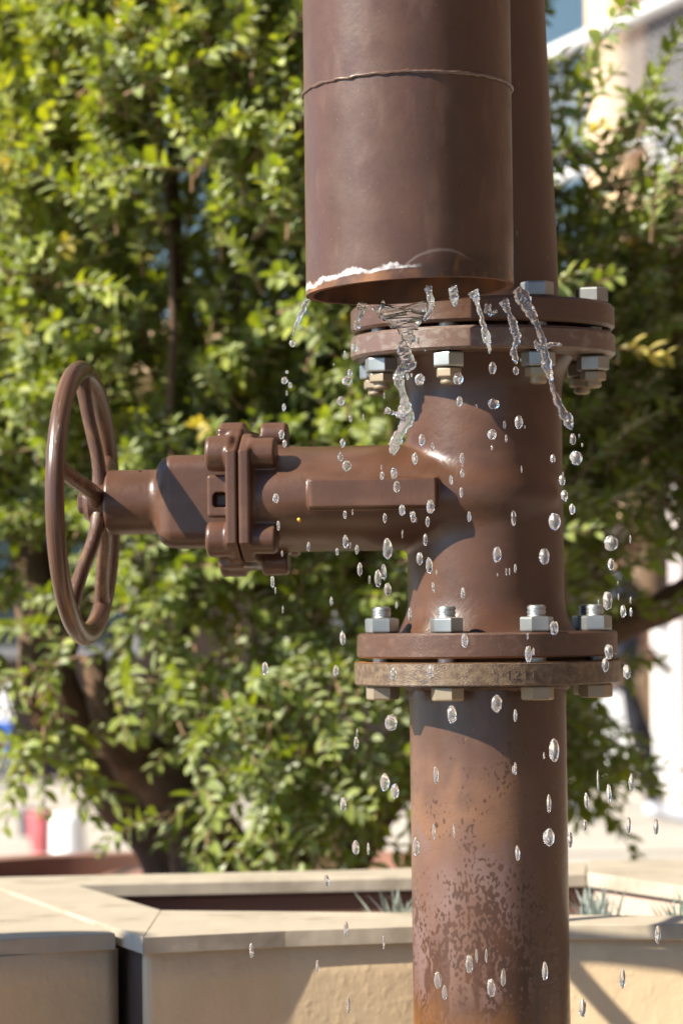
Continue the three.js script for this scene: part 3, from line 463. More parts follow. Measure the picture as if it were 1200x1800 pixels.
// ---- gate valve; local -x runs along the stem, y = 0 at the lower flange face
const TURN = -7.6 * Math.PI / 180;
const valve = thing('gate_valve', 'brown cast iron gate valve lying sideways with spoked handwheel and bolted flanges', 'valve', [RX, VA, 0]); valve.rotation.y = TURN;
{
  const CY = VC - VA, HF = VB - VA;
  const bosses = [[-0.043, 0.081], [0.046, 0.081], [-0.043, -0.081], [0.046, -0.081], [0.068, 0.0], [-0.066, 0.0]];
  const oct = (y, z, a, b, r) => { const ay = Math.abs(y), az = Math.abs(z), c = (ay / a + az / b - 1.72) * 0.055; const qy = ay - a + r, qz = az - b + r; return Math.max(Math.hypot(Math.max(qy, 0), Math.max(qz, 0)) + Math.min(Math.max(qy, qz), 0) - r, c); };
  const slab = (x, x0, x1, d2, r = 0.003) => { const dx = Math.abs(x - (x0 + x1) / 2) - (x1 - x0) / 2 + r, e = d2 + r; return Math.min(Math.max(dx, e), 0) + Math.hypot(Math.max(dx, 0), Math.max(e, 0)) - r; };
  const body = (X0, Y0, Z0) => {
    const x = X0, y = Y0 - CY, z = Z0, rad = Math.hypot(x, z);
    // run of the pipe with a flare into each flange
    const fl = 0.013 * Math.pow(clamp((Math.abs(y) - HF / 2 + 0.064) / 0.04, 0, 1), 2);
    let d = Math.max(rad - RR - fl, Math.abs(y) - HF / 2 + 0.02);
    // flat-oval gate chamber running to the bonnet
    const e = clamp((x + 0.02) / 0.1, 0, 1), ry = 0.0555 * Math.sqrt(Math.max(0.004, 1 - e * e)), rz = lerp(0.091, 0.095, sstep(-x, 0.02, 0.2)) * Math.sqrt(Math.max(0.02, 1 - e * e * 0.9));
    const p = 2.1, ex = x - 0.078, s = Math.pow(Math.pow(Math.abs(y) / ry, p) + Math.pow(Math.abs(z) / rz, p), 1 / p); let ch = (s - 1) * Math.min(ry, rz) * 0.85; ch = Math.max(ch, -0.24 - x, ex);
    d = smin(d, ch, 0.007);
    // guide ribs on either face of the chamber
    d = smin(d, sdBox(x + 0.106, y - 0.002, Math.abs(z) - 0.0895, 0.066, 0.0150, 0.0145, 0.0025), 0.003);
    // bonnet flange and nut bosses behind it
    d = smin(d, slab(x, -0.2452, -0.2325, oct(y, z, 0.0665, 0.1025, 0.012)), 0.006);
    for (const [by, bz] of bosses) d = smin(d, sdCylX(x + 0.222, y - by, z - bz, 0.014, by > 0.06 || by < -0.06 ? 0.014 : 0.0155, 0.003), 0.003);
    return d;
  };
  mesh('valve_body', castShape(V(-0.262, -0.005, -0.125), V(0.112, HF + 0.005, 0.125), 118, body, castCol), M.cast, valve);
  const bonnet = (x, Y0, z) => {
    const y = Y0 - CY; let d = slab(x, -0.2585, -0.2462, oct(y, z, 0.0665, 0.1025, 0.012));
    for (const [by, bz] of bosses) d = smin(d, sdCylX(x + 0.2665, y - by, z - bz, 0.0145, by > 0.06 || by < -0.06 ? 0.015 : 0.0185, 0.005), 0.004);
    d = smin(d, sdBox(x + 0.258, Math.abs(y) - 0.062, z, 0.014, 0.0115, 0.072, 0.004), 0.006);    // ledges joining the bosses
    d = smin(d, sdBox(x + 0.296, y + 0.001, z, 0.048, 0.0490, 0.045, 0.018), 0.008);          // gear housing
    d = smin(d, sdCylX(x + 0.366, y - 0.0, z, 0.036, 0.0345, 0.004), 0.010);                    // stem sleeve
    // pierced web between housing and flange
    const web = sdBox(x + 0.266, y - 0.002, z - 0.066, 0.016, 0.022, 0.012, 0.003);
    d = smin(d, web, 0.006); const hole = sdBox(x + 0.268, y + 0.002, z - 0.078, 0.0075, 0.0075 , 0.016, 0.003); d = Math.max(d, -hole);
    d = Math.max(d, -sdBox(x + 0.360, y - 0.036, z - 0.018, 0.006, 0.0045, 0.012, 0.001));       // notch in the sleeve
    return d;
  };
  mesh('bonnet', castShape(V(-0.412, CY - 0.100, -0.112), V(-0.240, CY + 0.100, 0.112), 112, bonnet, castCol), M.cast, valve);
  mesh('bonnet_gasket', new THREE.CylinderGeometry(0.058, 0.058, 0.004, 40).rotateZ(Math.PI / 2).translate(-0.2457, CY, 0), M.rust, valve);
  mesh('grease_nipple', new THREE.SphereGeometry(0.0026, 12, 8).translate(-0.184, CY - 0.024, 0.0865), new THREE.MeshStandardMaterial({ color: new THREE.Color().setRGB(0.6, 0.35, 0.05), metalness: 0.6, roughness: 0.35 }), valve);
  // flanges
  const topEdge = paint(tex(1024, 64, (u, v) => { const f = fbm(u * 70, v * 2, 6, 4); return mix3([0.115, 0.066, 0.05], [0.17, 0.135, 0.105], sstep(f, 0.0, 0.6) * 0.8); }), M.rimMaps);
  mesh('flange', disc(0.1387, 1.5097 - VA, VB - VA, 0.05, 0.003), topEdge, valve);
  mesh('flange', disc(0.1362, 0.0003, 1.2235 - VA, 0.05, 0.002), M.flange, valve);
  mesh('raised_face', turned([[0.108, HF + 0.0002], [0.108, HF + 0.0035], [0.05, HF + 0.0035]]), M.rust, valve);
  // bolts: head, stud and nut
  const shank = (y0, y1, r) => turned([[0, y1], [r - 0.002, y1], [r, y1 - 0.002], [r, y0]], 20);
  const thread = (y0, y1, r) => { const n = Math.round((y1 - y0) / 0.0022), pr = []; for (let i = 0; i <= n; i++) { pr.push([r - (i % 2 ? 0.0011 : 0), lerp(y0, y1, i / n)]); } pr.push([r - 0.003, y1 + 0.001], [0, y1 + 0.001]); return lathe(pr, 20); };
  const headG = hexNut(0.0295, 0.0155, 0.0022), nutG = hexNut(0.030, 0.0155, 0.0022);
  const dullGeo = hexNut(0.0295, 0.0145, 0.0022);
  for (const [lo, hi, flip] of [[1.1694 - VA, 1.2235 - VA, false], [1.5097 - VA, 1.5637 - VA, true]]) for (let i = 0; i < 8; i++) {
    const a = (i + 0.5) * Math.PI / 4 - TURN + 0.03 + (flip ? 0.02 : -0.03), x = Math.sin(a) * 0.119, z = Math.cos(a) * 0.119;
    const tw = (geo) => geo.clone().rotateY(i * 0.83 + (flip ? 1.1 : 0.3)).translate(x, 0, z);
    const b = mesh('bolt', shank(lo, hi, 0.0098).translate(x, 0, z), M.zinc, valve);
    if (!flip) { // nut and stud end above, head below
      mesh('nut', tw(nutG).translate(0, hi + 0.0002, 0), M.zinc, b); mesh('stud_end', thread(hi + 0.016, hi + 0.0265, 0.0098).translate(x, 0, z), M.zinc, b);
      mesh('bolt_head', tw(dullGeo).translate(0, lo - 0.0147, 0), M.zincDull, b);
    } else { // head above, nut, lock nut and stud end below
      mesh('bolt_head', tw(headG).translate(0, hi + 0.0002, 0), M.zinc, b);
      mesh('nut', tw(nutG).translate(0, lo - 0.0167, 0), M.zinc, b);
      mesh('lock_nut', hexNut(0.0235, 0.010).rotateY(i).translate(x, lo - 0.0272, z), M.zincDull, b);
      mesh('stud_end', thread(-(lo - 0.027), -(lo - 0.0335), 0.0090).rotateX(Math.PI).translate(x, 0, z), M.zincDull, b);
    }
  }
  // handwheel
  const wx = -0.4285, hx = -0.4105, pts = [];
  for (let i = 0; i <= 140; i++) { const a = i / 140 * Math.PI * 2; pts.push(V(wx, CY + Math.cos(a) * 0.1405, Math.sin(a) * 0.1405)); }
  const wheelMat = paint(tex(512, 128, (u, v) => mix3(paintMap(u * 1, v * 3), [0.23, 0.115, 0.05], sstep(nz(u * 9, v * 9, 3), 0.1, 0.6) * 0.45)), { roughness: 0.36 });
  const rim = mesh('handwheel', sweep(pts, (t, a) => 0.0108 * (1 + 0.10 * Math.cos(2 * a)), { seg: 20, caps: false }), wheelMat, valve);
  mesh('hub', turned([[0, -0.016], [0.017, -0.016], [0.021, -0.012], [0.022, 0.010], [0.018, 0.016], [0, 0.016]], 40).rotateZ(Math.PI / 2).translate(hx, CY, 0), wheelMat, rim);
  mesh('stem_nut', hexNut(0.02, 0.012).rotateZ(Math.PI / 2).translate(hx - 0.012, CY, 0), M.cast.clone(), rim).material = M.flange;
  for (const deg of [75, 3, -69, 219, 147]) {
    const a = deg * Math.PI / 180, dy = Math.cos(a), dz = Math.sin(a);
    const c = curve([V(hx, CY + dy * 0.012, dz * 0.012), V(hx - 0.002, CY + dy * 0.045, dz * 0.045), V(wx + 0.006, CY + dy * 0.095, dz * 0.095), V(wx, CY + dy * 0.135, dz * 0.135)], 20);
    mesh('spoke', sweep(c, (t) => lerp(0.0095, 0.0085, t) * (1 + 0.35 * Math.pow(Math.abs(t - 0.45) * 1.9, 3)), { seg: 12, flat: () => 0.8 }), wheelMat, rim);
  }
  mesh('stem', new THREE.CylinderGeometry(0.0105, 0.0105, 0.05, 20).rotateZ(Math.PI / 2).translate(-0.395, CY, 0), M.flange, valve);
}

// ---- upper pipe with its flange, going up in a wide gooseneck towards the spout
{
  const y0 = 1.5379, y1 = 1.5637;
  const o = thing('upper_pipe', 'brown painted pipe rising behind the spout from the upper bolted flange', 'pipe', [RX, y0, 0]);
  const um = tex(512, 512, paintMap); const mat = paint(um, { roughness: 0.5 });
  mesh('flange', disc(0.1382, 0, y1 - y0, 0.05, 0.003), M.flange, o);
  mesh('raised_face', turned([[0.108, -0.0002], [0.108, -0.0006], [0.05, -0.0006]]), M.rust, o);
  const SX = 0.0685 - RX, SZ = 0.27;
  const c = curve([V(0, y1 - y0 - 0.004, 0), V(-0.002, 0.10, 0), V(-0.0062, 0.22, 0), V(-0.0112, 0.36, 0), V(-0.0205, 0.62, 0.0), V(-0.025, 0.80, 0.02), V(SX * 0.5 - 0.01, 0.93, SZ * 0.5), V(SX - 0.008, 0.80, SZ - 0.02), V(SX - 0.008, 0.58, SZ)], 160);
  mesh('pipe_wall', sweep(c, () => RR * 0.988, { seg: 96, caps: false }), mat, o);
  mesh('weld_bead', bead(RR * 0.988, () => y1 - y0 + 0.001, 0.004), M.flange, o);
}
// ---- added leaning pipe, unseen, placed so that its shade lies on the planters
{
  const o = thing('added_shade_pipe', 'added leaning brown capped pipe outside the view, casting shade on the planters', 'pipe', [-1.13, 0, 0.35]), tilt = 0.33;
  const g = new THREE.CylinderGeometry(0.084, 0.084, 2.17, 64).translate(0, 1.085, 0).rotateZ(tilt); mesh('pipe_wall', g, M.flange, o);
  mesh('end_cap', disc(0.092, 2.17, 2.19).rotateZ(tilt), M.flange, o); mesh('base_plate', disc(0.16, 0, 0.02, 0.04), M.flange, o);
}
// ---- spout
const SPX = 0.0685, SPD = 2.93, SPR = 0.1000, SPY = at(720, 514, SPD).y;
{
  const slope = 0.043, o = thing('spout_pipe', 'wide brown downspout pipe with ragged lime edge dripping water above the valve', 'pipe', [SPX, SPY, Z(SPD)]);
  const yb = (a) => slope * Math.sin(a) * SPR + 0.0021 * (1 + Math.cos(a)), H = 0.68;
  const map = tex(1024, 1024, (u, v) => {
    const a = u * Math.PI * 2 - Math.PI, y = v * H, s = a * SPR; let c = paintMap(u * 3.4, v * 3.4);
    if (y > 0.3) return c;
    const f = fbm(s * 40, y * 40, 3, 4), wet = sstep(a, -0.05, 0.35);
    // dark wet band and rust at the lip
    const lip = sstep(y + 0.006 * f, lerp(0.010, 0.034, wet), lerp(0.004, 0.012, wet)); c = mix3(c, mix3([0.035, 0.018, 0.010], [0.16, 0.065, 0.016], sstep(fbm(s * 60, y * 25, 8, 3), 0.0, 0.5)), lip * lerp(0.9, 0.82, wet));
    const rustEdge = sstep(y + 0.002 * f, 0.0095, 0.006) * sstep(a, 0.25, -0.1); c = mix3(c, mix3([0.20, 0.085, 0.03], [0.07, 0.027, 0.013], 0.5 + f), rustEdge * 0.85);
    // lime crust, thick on the left, thinning towards the middle
    const top = lerp(0.0080, 0.0125, sstep(a, -1.6, 0)) + 0.004 * f + 0.0015 * fbm(s * 260, y * 100, 4, 3), bot = lerp(0.0035, 0.0095, sstep(a, -1.5, 0.05)) + 0.002 * f, env = sstep(a, 0.12, -0.1) * sstep(a, -2.4, -1.7);
    const lime = env * sstep(y, bot - 0.0006, bot + 0.0008) * sstep(y, top + 0.0012, top - 0.001) ; c = mix3(c, [0.60, 0.57, 0.56], lime * clamp(0.7 + 0.8 * fbm(s * 160, y * 160, 2, 3), 0.1, 1));
    // sheen along the wet streak edge, painted into the colour
    const arc = sstep(Math.abs(y - 0.026 + 0.12 * (a - 0.28) * (a - 0.28) + 0.002 * f), 0.0022, 0.0004) * sstep(Math.abs(a - 0.22), 0.42, 0.2); c = mix3(c, [0.3, 0.25, 0.22], arc * 0.35);
    return c;
  });
  const rmap = tex(512, 512, (u, v) => { const a = u * Math.PI * 2 - Math.PI, y = v * H, wet = sstep(a, -0.05, 0.35) * sstep(y, 0.05, 0.015); const r = clamp(0.85 + 0.25 * fbm(u * 20, v * 20, 1, 4) - 0.3 * wet, 0.2, 1); return [r, r, 0]; }, false);
  const mat = paint(map, { roughness: 0.44, specularIntensity: 0.85 }); mat.roughnessMap = rmap; mat.bumpMap = paintBump.clone(); mat.bumpMap.repeat.set(3, 3); mat.bumpScale = 0.0004;
  const g = pipeShell(SPR, 0.0065, yb, H, 200, 80), outer = g.clone(), half = g.index.count / 2;
  // outer skin and rusty inner skin
  const io = [], ii = []; for (let i = 0; i < g.index.count; i += 6) { const t = (i / 6) % 2; }
  const I = g.index.array; for (let i = 0; i < I.length; i += 12) { for (let k = 0; k < 6; k++) { io.push(I[i + k]); ii.push(I[i + 6 + k]); } }
  outer.setIndex(io); const inner = g.clone(); inner.setIndex(ii);
  mesh('pipe_wall', outer, mat, o);
  mesh('inner_wall', inner, new THREE.MeshStandardMaterial({ color: 0xffffff, roughness: 0.45, map: tex(512, 256, (u, v) => mix3([0.03, 0.012, 0.006], [0.20, 0.07, 0.018], clamp(0.35 + 0.9 * fbm(u * 14, v * 14, 1, 4), 0, 1))) }), o);
  mesh('rim', rimRing(SPR, 0.0065, yb), M.rust, o);
  mesh('weld_bead', bead(SPR, (a) => at(720, 158, SPD).y - SPY + 0.003 * Math.sin(a + 1.0), 0.0019), paint(tex(512, 64, (u, v) => mix3(paintMap(u * 4, v), [0.42, 0.34, 0.32], sstep(fbm(u * 40, v * 3, 2, 4), 0.0, 0.5) * 0.55 * (u > 0.22 && u < 0.5 ? 1 : 0.25)))), o);
}

// ================================================================ WATER
{
  const grp = 'streams of water from the spout';
  // px: photo points, r in photo pixels, d distance
  const stream = (label, list, d, rads, o = {}) => {
    rads = rads.map((r) => r * 0.98);
    const pts0 = list.map(([x, y]) => at(x, y, d)), n = list.length * 9, c = new THREE.CatmullRomCurve3(pts0, false, 'centripetal'), px = d / F, ph = rnd() * 90, pts = [];
    for (let i = 0; i <= n; i++) { const p = c.getPoint(i / n); pts.push(p.add(V(nz(i * 0.35, ph, 1) * 1.8 * px, nz(i * 0.3, ph, 9) * 0.6 * px, nz(i * 0.35, ph, 4) * 1.8 * px))); }
    const R = (t) => { const k = t * (rads.length - 1), i = Math.min(rads.length - 2, Math.floor(k)); return lerp(rads[i], rads[i + 1], k - i); };
    const len = n * 0.22; const g = sweep(pts, (t, a) => R(t) * px * Math.sqrt(clamp((1 - t) * 16 + 0.02, 0, 1)) * (1.12 + Math.min(1, 9 / R(t)) * 0.6 * nz(t * len, ph, Math.cos(a) * 0.8) + Math.min(1, 9 / R(t)) ** 2.5 * 0.42 * nz(t * len * 2.3, ph + 7, Math.sin(a) * 2)), { seg: 18, flat: (t) => o.flat ?? (0.62 + 0.3 * nz(t * 6, ph, 2)), twist: (t) => o.twist ?? (t * len * 0.35 + ph) });
    const m = mesh('water_stream', g, M.water); m.castShadow = false;
    const box = new THREE.Box3().setFromBufferAttribute(g.attributes.position), k = box.getCenter(V(0, 0, 0)); g.translate(-k.x, -k.y, -k.z); m.position.copy(k);
    return label ? tag(m, label, 'water', grp) : m;
  };
  const d0 = SPD - 0.085, dB = SPD + 0.085;
  stream('thin curved water trickle leaving the leftmost tip of the spout rim', [[540, 527], [535, 538], [526, 556], [519, 574], [515, 592]], SPD, [4.5, 4, 4.2, 3, 2.2]);
  stream('short ragged water dribble over the flange edge near the spout tip', [[636, 536], [636, 546], [631, 560], [626, 570], [629, 578]], dB, [9, 7, 5, 4, 6]);
  stream('tiny water dribble between the flange dribble and the broad funnel', [[664, 538], [668, 548], [666, 560]], dB, [11, 6, 2.5]);
  const main = stream('broad funnel of water narrowing to a long lumpy stream before the neck', [[709, 541], [711, 556], [713, 572], [714, 587], [716, 598], [709, 612], [715, 626], [718, 640], [704, 654], [700, 665], [706, 684], [711, 705], [711, 722], [716, 735], [705, 757], [695, 775], [690, 800]], dB - 0.02, [40, 34, 22, 9, 8, 9, 11, 10, 8, 9, 5, 7, 11, 12, 7, 9, 11], { flat: 0.35, twist: Math.PI / 2 });
  const arm = stream(null, [[712, 728], [694, 727], [676, 720]], dB - 0.02, [8, 5, 7]); arm.name = 'side_splash'; arm.position.sub(main.position); main.add(arm);
  stream('twisting water trickle third along the front rim of the spout', [[753, 502], [754, 514], [757, 526], [759, 538], [753, 549], [745, 564]], d0, [5, 5, 6, 6, 5, 4]);
  stream('stubby water trickle ending in a bead below the spout rim', [[795, 506], [796, 517], [799, 530], [801, 538]], d0, [8, 7, 6, 3]);
  stream('slender wavy water trickle in front of the flange gap', [[830, 512], [837, 528], [843, 550], [850, 576], [856, 598], [861, 622]], d0, [8, 6, 5, 5, 6, 4]);
  stream('wavy water trickle swelling like a chain beside the right bolt nut', [[884, 528], [892, 546], [900, 566], [906, 584], [908, 598], [903, 616], [906, 640]], SPD - 0.03, [8, 7, 7, 8, 7, 7, 7]);
  const long = stream('long lumpy water stream slanting away past the pipe to the right', [[906, 509], [918, 522], [929, 545], [941, 566], [951, 592], [956, 616], [960, 640], [966, 662], [973, 690], [984, 716], [998, 742], [1004, 756]], SPD, [12, 11, 9, 8, 7, 6, 8, 8, 7, 6, 9, 7]);
  const a2 = stream(null, [[953, 612], [968, 605], [986, 606]], SPD, [5, 3.5, 4]); a2.name = 'side_splash'; a2.position.sub(long.position); long.add(a2);
  const a3 = stream(null, [[956, 616], [945, 611], [940, 598]], SPD, [5, 6, 6]); a3.name = 'side_splash'; a3.position.sub(long.position); long.add(a3);
  stream('small hooked scrap of water under the spout rim by the right bolt', [[857, 535], [856, 545], [864, 551], [872, 546]], SPD - 0.05, [4, 5, 6, 6]);

  // falling drops: photo x, y, width, height
  const forms = [];
  for (let k = 0; k < 7; k++) { const g = mergeVertices(new THREE.IcosahedronGeometry(0.5, 4).deleteAttribute('normal').deleteAttribute('uv')), p = g.attributes.position, amp = 0.12 + 0.05 * (k % 3); for (let i = 0; i < p.count; i++) { const v = V(p.getX(i), p.getY(i), p.getZ(i)), n = 1 + amp * nz(v.x * 3.6 + k * 7, v.y * 2.4, v.z * 3.6) + 0.07 * nz(v.x * 9, v.y * 5 + k, v.z * 9); p.setXYZ(i, v.x * n, v.y * n, v.z * n); } g.computeVertexNormals(); forms.push(g); }
  const drops = [
    [504, 654, 6, 7], [500, 669, 12, 14], [510, 677, 8, 12], [504, 691, 4, 10], [499, 716, 8, 14], [514, 604, 13, 13], [606, 622, 5, 12], [622, 611, 12, 18], [615, 656, 10, 14], [610, 670, 18, 18], [599, 705, 14, 18], [616, 736, 6, 14], [638, 733, 4, 12], [495, 764, 11, 17], [500, 780, 8, 15], [602, 779, 12, 16], [598, 804, 11, 16], [609, 819, 18, 20], [671, 836, 8, 16], [692, 832, 13, 20], [729, 806, 12, 22], [741, 774, 12, 22], [760, 785, 7, 16], [716, 662, 6, 12], [737, 667, 20, 22], [735, 599, 6, 12], [726, 595, 10, 14], [675, 695, 3, 12], [697, 856, 14, 22],
    [805, 666, 20, 22], [807, 706, 12, 20], [865, 647, 16, 23], [906, 652, 13, 17], [867, 710, 22, 20], [864, 764, 17, 20], [911, 742, 18, 26], [886, 747, 6, 16], [889, 771, 5, 14], [1006, 772, 12, 22], [1012, 805, 24, 26], [971, 806, 10, 16], [811, 806, 8, 20], [812, 832, 8, 16], [792, 844, 7, 18], [810, 866, 8, 20], [987, 844, 13, 20], [991, 871, 16, 20], [916, 825, 3, 14],
    [485, 876, 11, 18], [489, 924, 7, 18], [606, 905, 7, 16], [542, 961, 7, 18], [592, 970, 6, 14], [627, 966, 7, 18], [607, 952, 11, 25], [632, 1001, 11, 24], [649, 1019, 6, 16], [676, 911, 7, 18], [681, 965, 19, 38], [706, 897, 12, 20], [726, 909, 9, 22], [751, 917, 8, 20], [756, 891, 14, 26], [747, 949, 8, 22], [737, 982, 12, 24], [754, 994, 13, 30], [664, 1017, 14, 32], [674, 1006, 11, 28], [681, 1036, 15, 24], [582, 1057, 6, 16], [720, 1080, 9, 26], [761, 1032, 6, 18], [602, 1122, 11, 26], [707, 939, 4, 16], [479, 1023, 7, 22], [497, 1072, 4, 14], [466, 1175, 11, 24],
    [824, 908, 7, 20], [902, 911, 12, 28], [974, 917, 24, 32], [1005, 895, 11, 20], [873, 975, 15, 29], [956, 978, 19, 30], [889, 1005, 3, 14], [895, 1005, 3, 14], [905, 999, 5, 17], [813, 1043, 8, 22], [1073, 955, 28, 28], [1073, 992, 12, 22], [1067, 1056, 20, 34], [1094, 1075, 10, 24], [1108, 1076, 5, 17], [973, 1104, 17, 26], [816, 1126, 13, 26], [928, 1150, 14, 30], [1069, 1146, 16, 28], [1063, 1169, 13, 26], [1101, 1181, 16, 26], [1107, 948, 3, 16],
    [590, 1179, 12, 22], [687, 1270, 23, 30], [794, 1256, 18, 34], [626, 1306, 9, 24], [676, 1375, 18, 34], [694, 1391, 16, 28], [603, 1414, 11, 27], [766, 1362, 10, 32], [691, 1185, 12, 26], [756, 1180, 12, 26], [762, 1462, 6, 30], [797, 1461, 4, 26], [731, 1488, 13, 34], [625, 1490, 15, 26], [647, 1492, 5, 24],
    [872, 1237, 26, 32], [905, 1258, 6, 24], [973, 1319, 22, 42], [905, 1351, 6, 24], [964, 1412, 8, 34], [964, 1472, 20, 32], [909, 1500, 10, 28], [1069, 1395, 11, 34], [1050, 1372, 5, 40], [1104, 1450, 9, 30], [1152, 1453, 10, 30], [1027, 1450, 9, 20], [1030, 1407, 9, 28], [1001, 1476, 12, 30], [1109, 1375, 10, 34],
    [442, 1671, 8, 28], [574, 1548, 10, 22], [558, 1698, 7, 22], [608, 1634, 9, 28], [612, 1767, 8, 30], [674, 1656, 4, 26], [769, 1723, 13, 32], [781, 1745, 10, 28], [824, 1695, 13, 34], [863, 1737, 15, 34], [884, 1718, 10, 34], [957, 1707, 12, 34], [1093, 1720, 12, 36], [1023, 1772, 14, 34], [1155, 1643, 12, 34], [854, 1680, 5, 26], [837, 1680, 5, 26]];
  // every drop is told by its size, its shape and the nearest thing that one can find
  const marks = [[540, 525, 'the spout tip'], [640, 650, 'the wheel end nut under the upper flange'], [760, 640, 'the second nut under the upper flange'], [912, 635, 'the third nut under the upper flange'], [1030, 650, 'the outer nut under the upper flange'], [615, 590, 'the wheel end of the upper flange'], [800, 590, 'the gap of the upper flange'], [840, 720, 'the shadow edge on the upper neck'], [930, 690, 'the dark side of the upper neck'], [985, 790, 'the right edge of the valve body'],
    [500, 755, 'the upper boss of the bonnet flange'], [430, 860, 'the seam of the bonnet flange'], [490, 940, 'the lower boss of the bonnet flange'], [550, 870, 'the wheel end of the guide rib'], [655, 868, 'the middle of the guide rib'], [765, 868, 'the pipe end of the guide rib'], [640, 780, 'the top of the gate chamber'], [600, 950, 'the underside of the gate chamber'], [700, 975, 'the corner under the gate chamber'], [860, 870, 'the shade line on the valve body'], [800, 1000, 'the sunlit arch on the lower neck'], [930, 990, 'the dark side of the lower neck'],
    [665, 1095, 'the wheel end nut of the lower flange'], [770, 1095, 'the second nut on the lower flange'], [923, 1095, 'the third nut on the lower flange'], [1033, 1090, 'the outer nut on the lower flange'], [640, 1180, 'the wheel end of the lower flange'], [850, 1160, 'the gap of the lower flange'], [1085, 1165, 'the right rim of the lower flange'], [770, 1218, 'the second head under the lower flange'], [925, 1218, 'the third bolt head under the lower flange'],
    [725, 1280, 'the flange shadow on the riser'], [860, 1320, 'the shadow curve on the riser'], [990, 1350, 'the dark edge of the riser'], [780, 1400, 'the rust spots on the riser'], [800, 1560, 'the rusty patch of the riser'], [770, 1740, 'the orange foot of the riser'], [900, 1740, 'the dark runs at the riser foot'], [620, 1530, 'the back board of the trough'], [600, 1625, 'the front capping board'], [580, 1740, 'the rough front of the trough'], [440, 1680, 'the shaded front of the trough'], [1060, 1600, 'the pink inner board'], [1100, 1720, 'the shadow stripes on the planter'], [1080, 1430, 'the feet of the walking person'], [1075, 1280, 'the white carrier bag'], [1130, 960, 'the leaves past the valve body'], [600, 1400, 'the drooping leaves beside the riser']];
  const used = new Set();
  const where = (x, y, w, h) => {
    const size = w >= 16 ? 'large' : w >= 9 ? 'mid sized' : w >= 6 ? 'small' : 'tiny', form = h / w > 2.6 ? 'needle thin' : h / w > 1.75 ? 'elongated' : h / w > 1.3 ? 'egg shaped' : 'round';
    const near = marks.map(([a, b, n]) => [Math.hypot(a - x, b - y), x - a, y - b, n]).sort((p, q) => p[0] - q[0]);
    for (const [k, dx, dy, n] of near.slice(0, 3)) {
      const dir = k < 16 ? 'right before' : Math.abs(dy) > 1.3 * Math.abs(dx) ? (dy < 0 ? 'above' : 'below') : Math.abs(dx) > 1.3 * Math.abs(dy) ? (dx < 0 ? 'left of' : 'right of') : (dy < 0 ? 'above and ' : 'below and ') + (dx < 0 ? 'left of' : 'right of');
      const l = `${size} ${form} drop ${dir} ${n}`; if (!used.has(l)) { used.add(l); return l; }
    }
    return `${size} ${form} drop near ${near[0][3]}`;
  };
  for (let i = 0; i < 36; i++) { const [x, y] = drops[(rnd() * 118) | 0], w = rr(2.2, 4.2); drops.push([x + gauss() * 26, y + gauss() * 40, w, w * lerp(1.6, 4.2, clamp((y - 550) / 700, 0, 1))]); }   // fine spray round the falling drops
  for (const [x, y, w, h] of drops) {
    const d = clamp(SPD + gauss() * 0.05, SPD - 0.1, SPD + 0.1), px = d / F, label = where(x, y, w, h);
    const m = mesh('water_drop', forms[(rnd() * 7) | 0], M.water); m.castShadow = false; m.position.copy(at(x, y, d)); m.scale.set(w * px * 0.9, h * px * 0.95, w * px * rr(0.7, 1.0)); m.rotation.set(gauss() * 0.1, rnd() * 6.28, gauss() * 0.06);
    tag(m, label, 'water drop', 'water drops falling from the spout');
  }
}

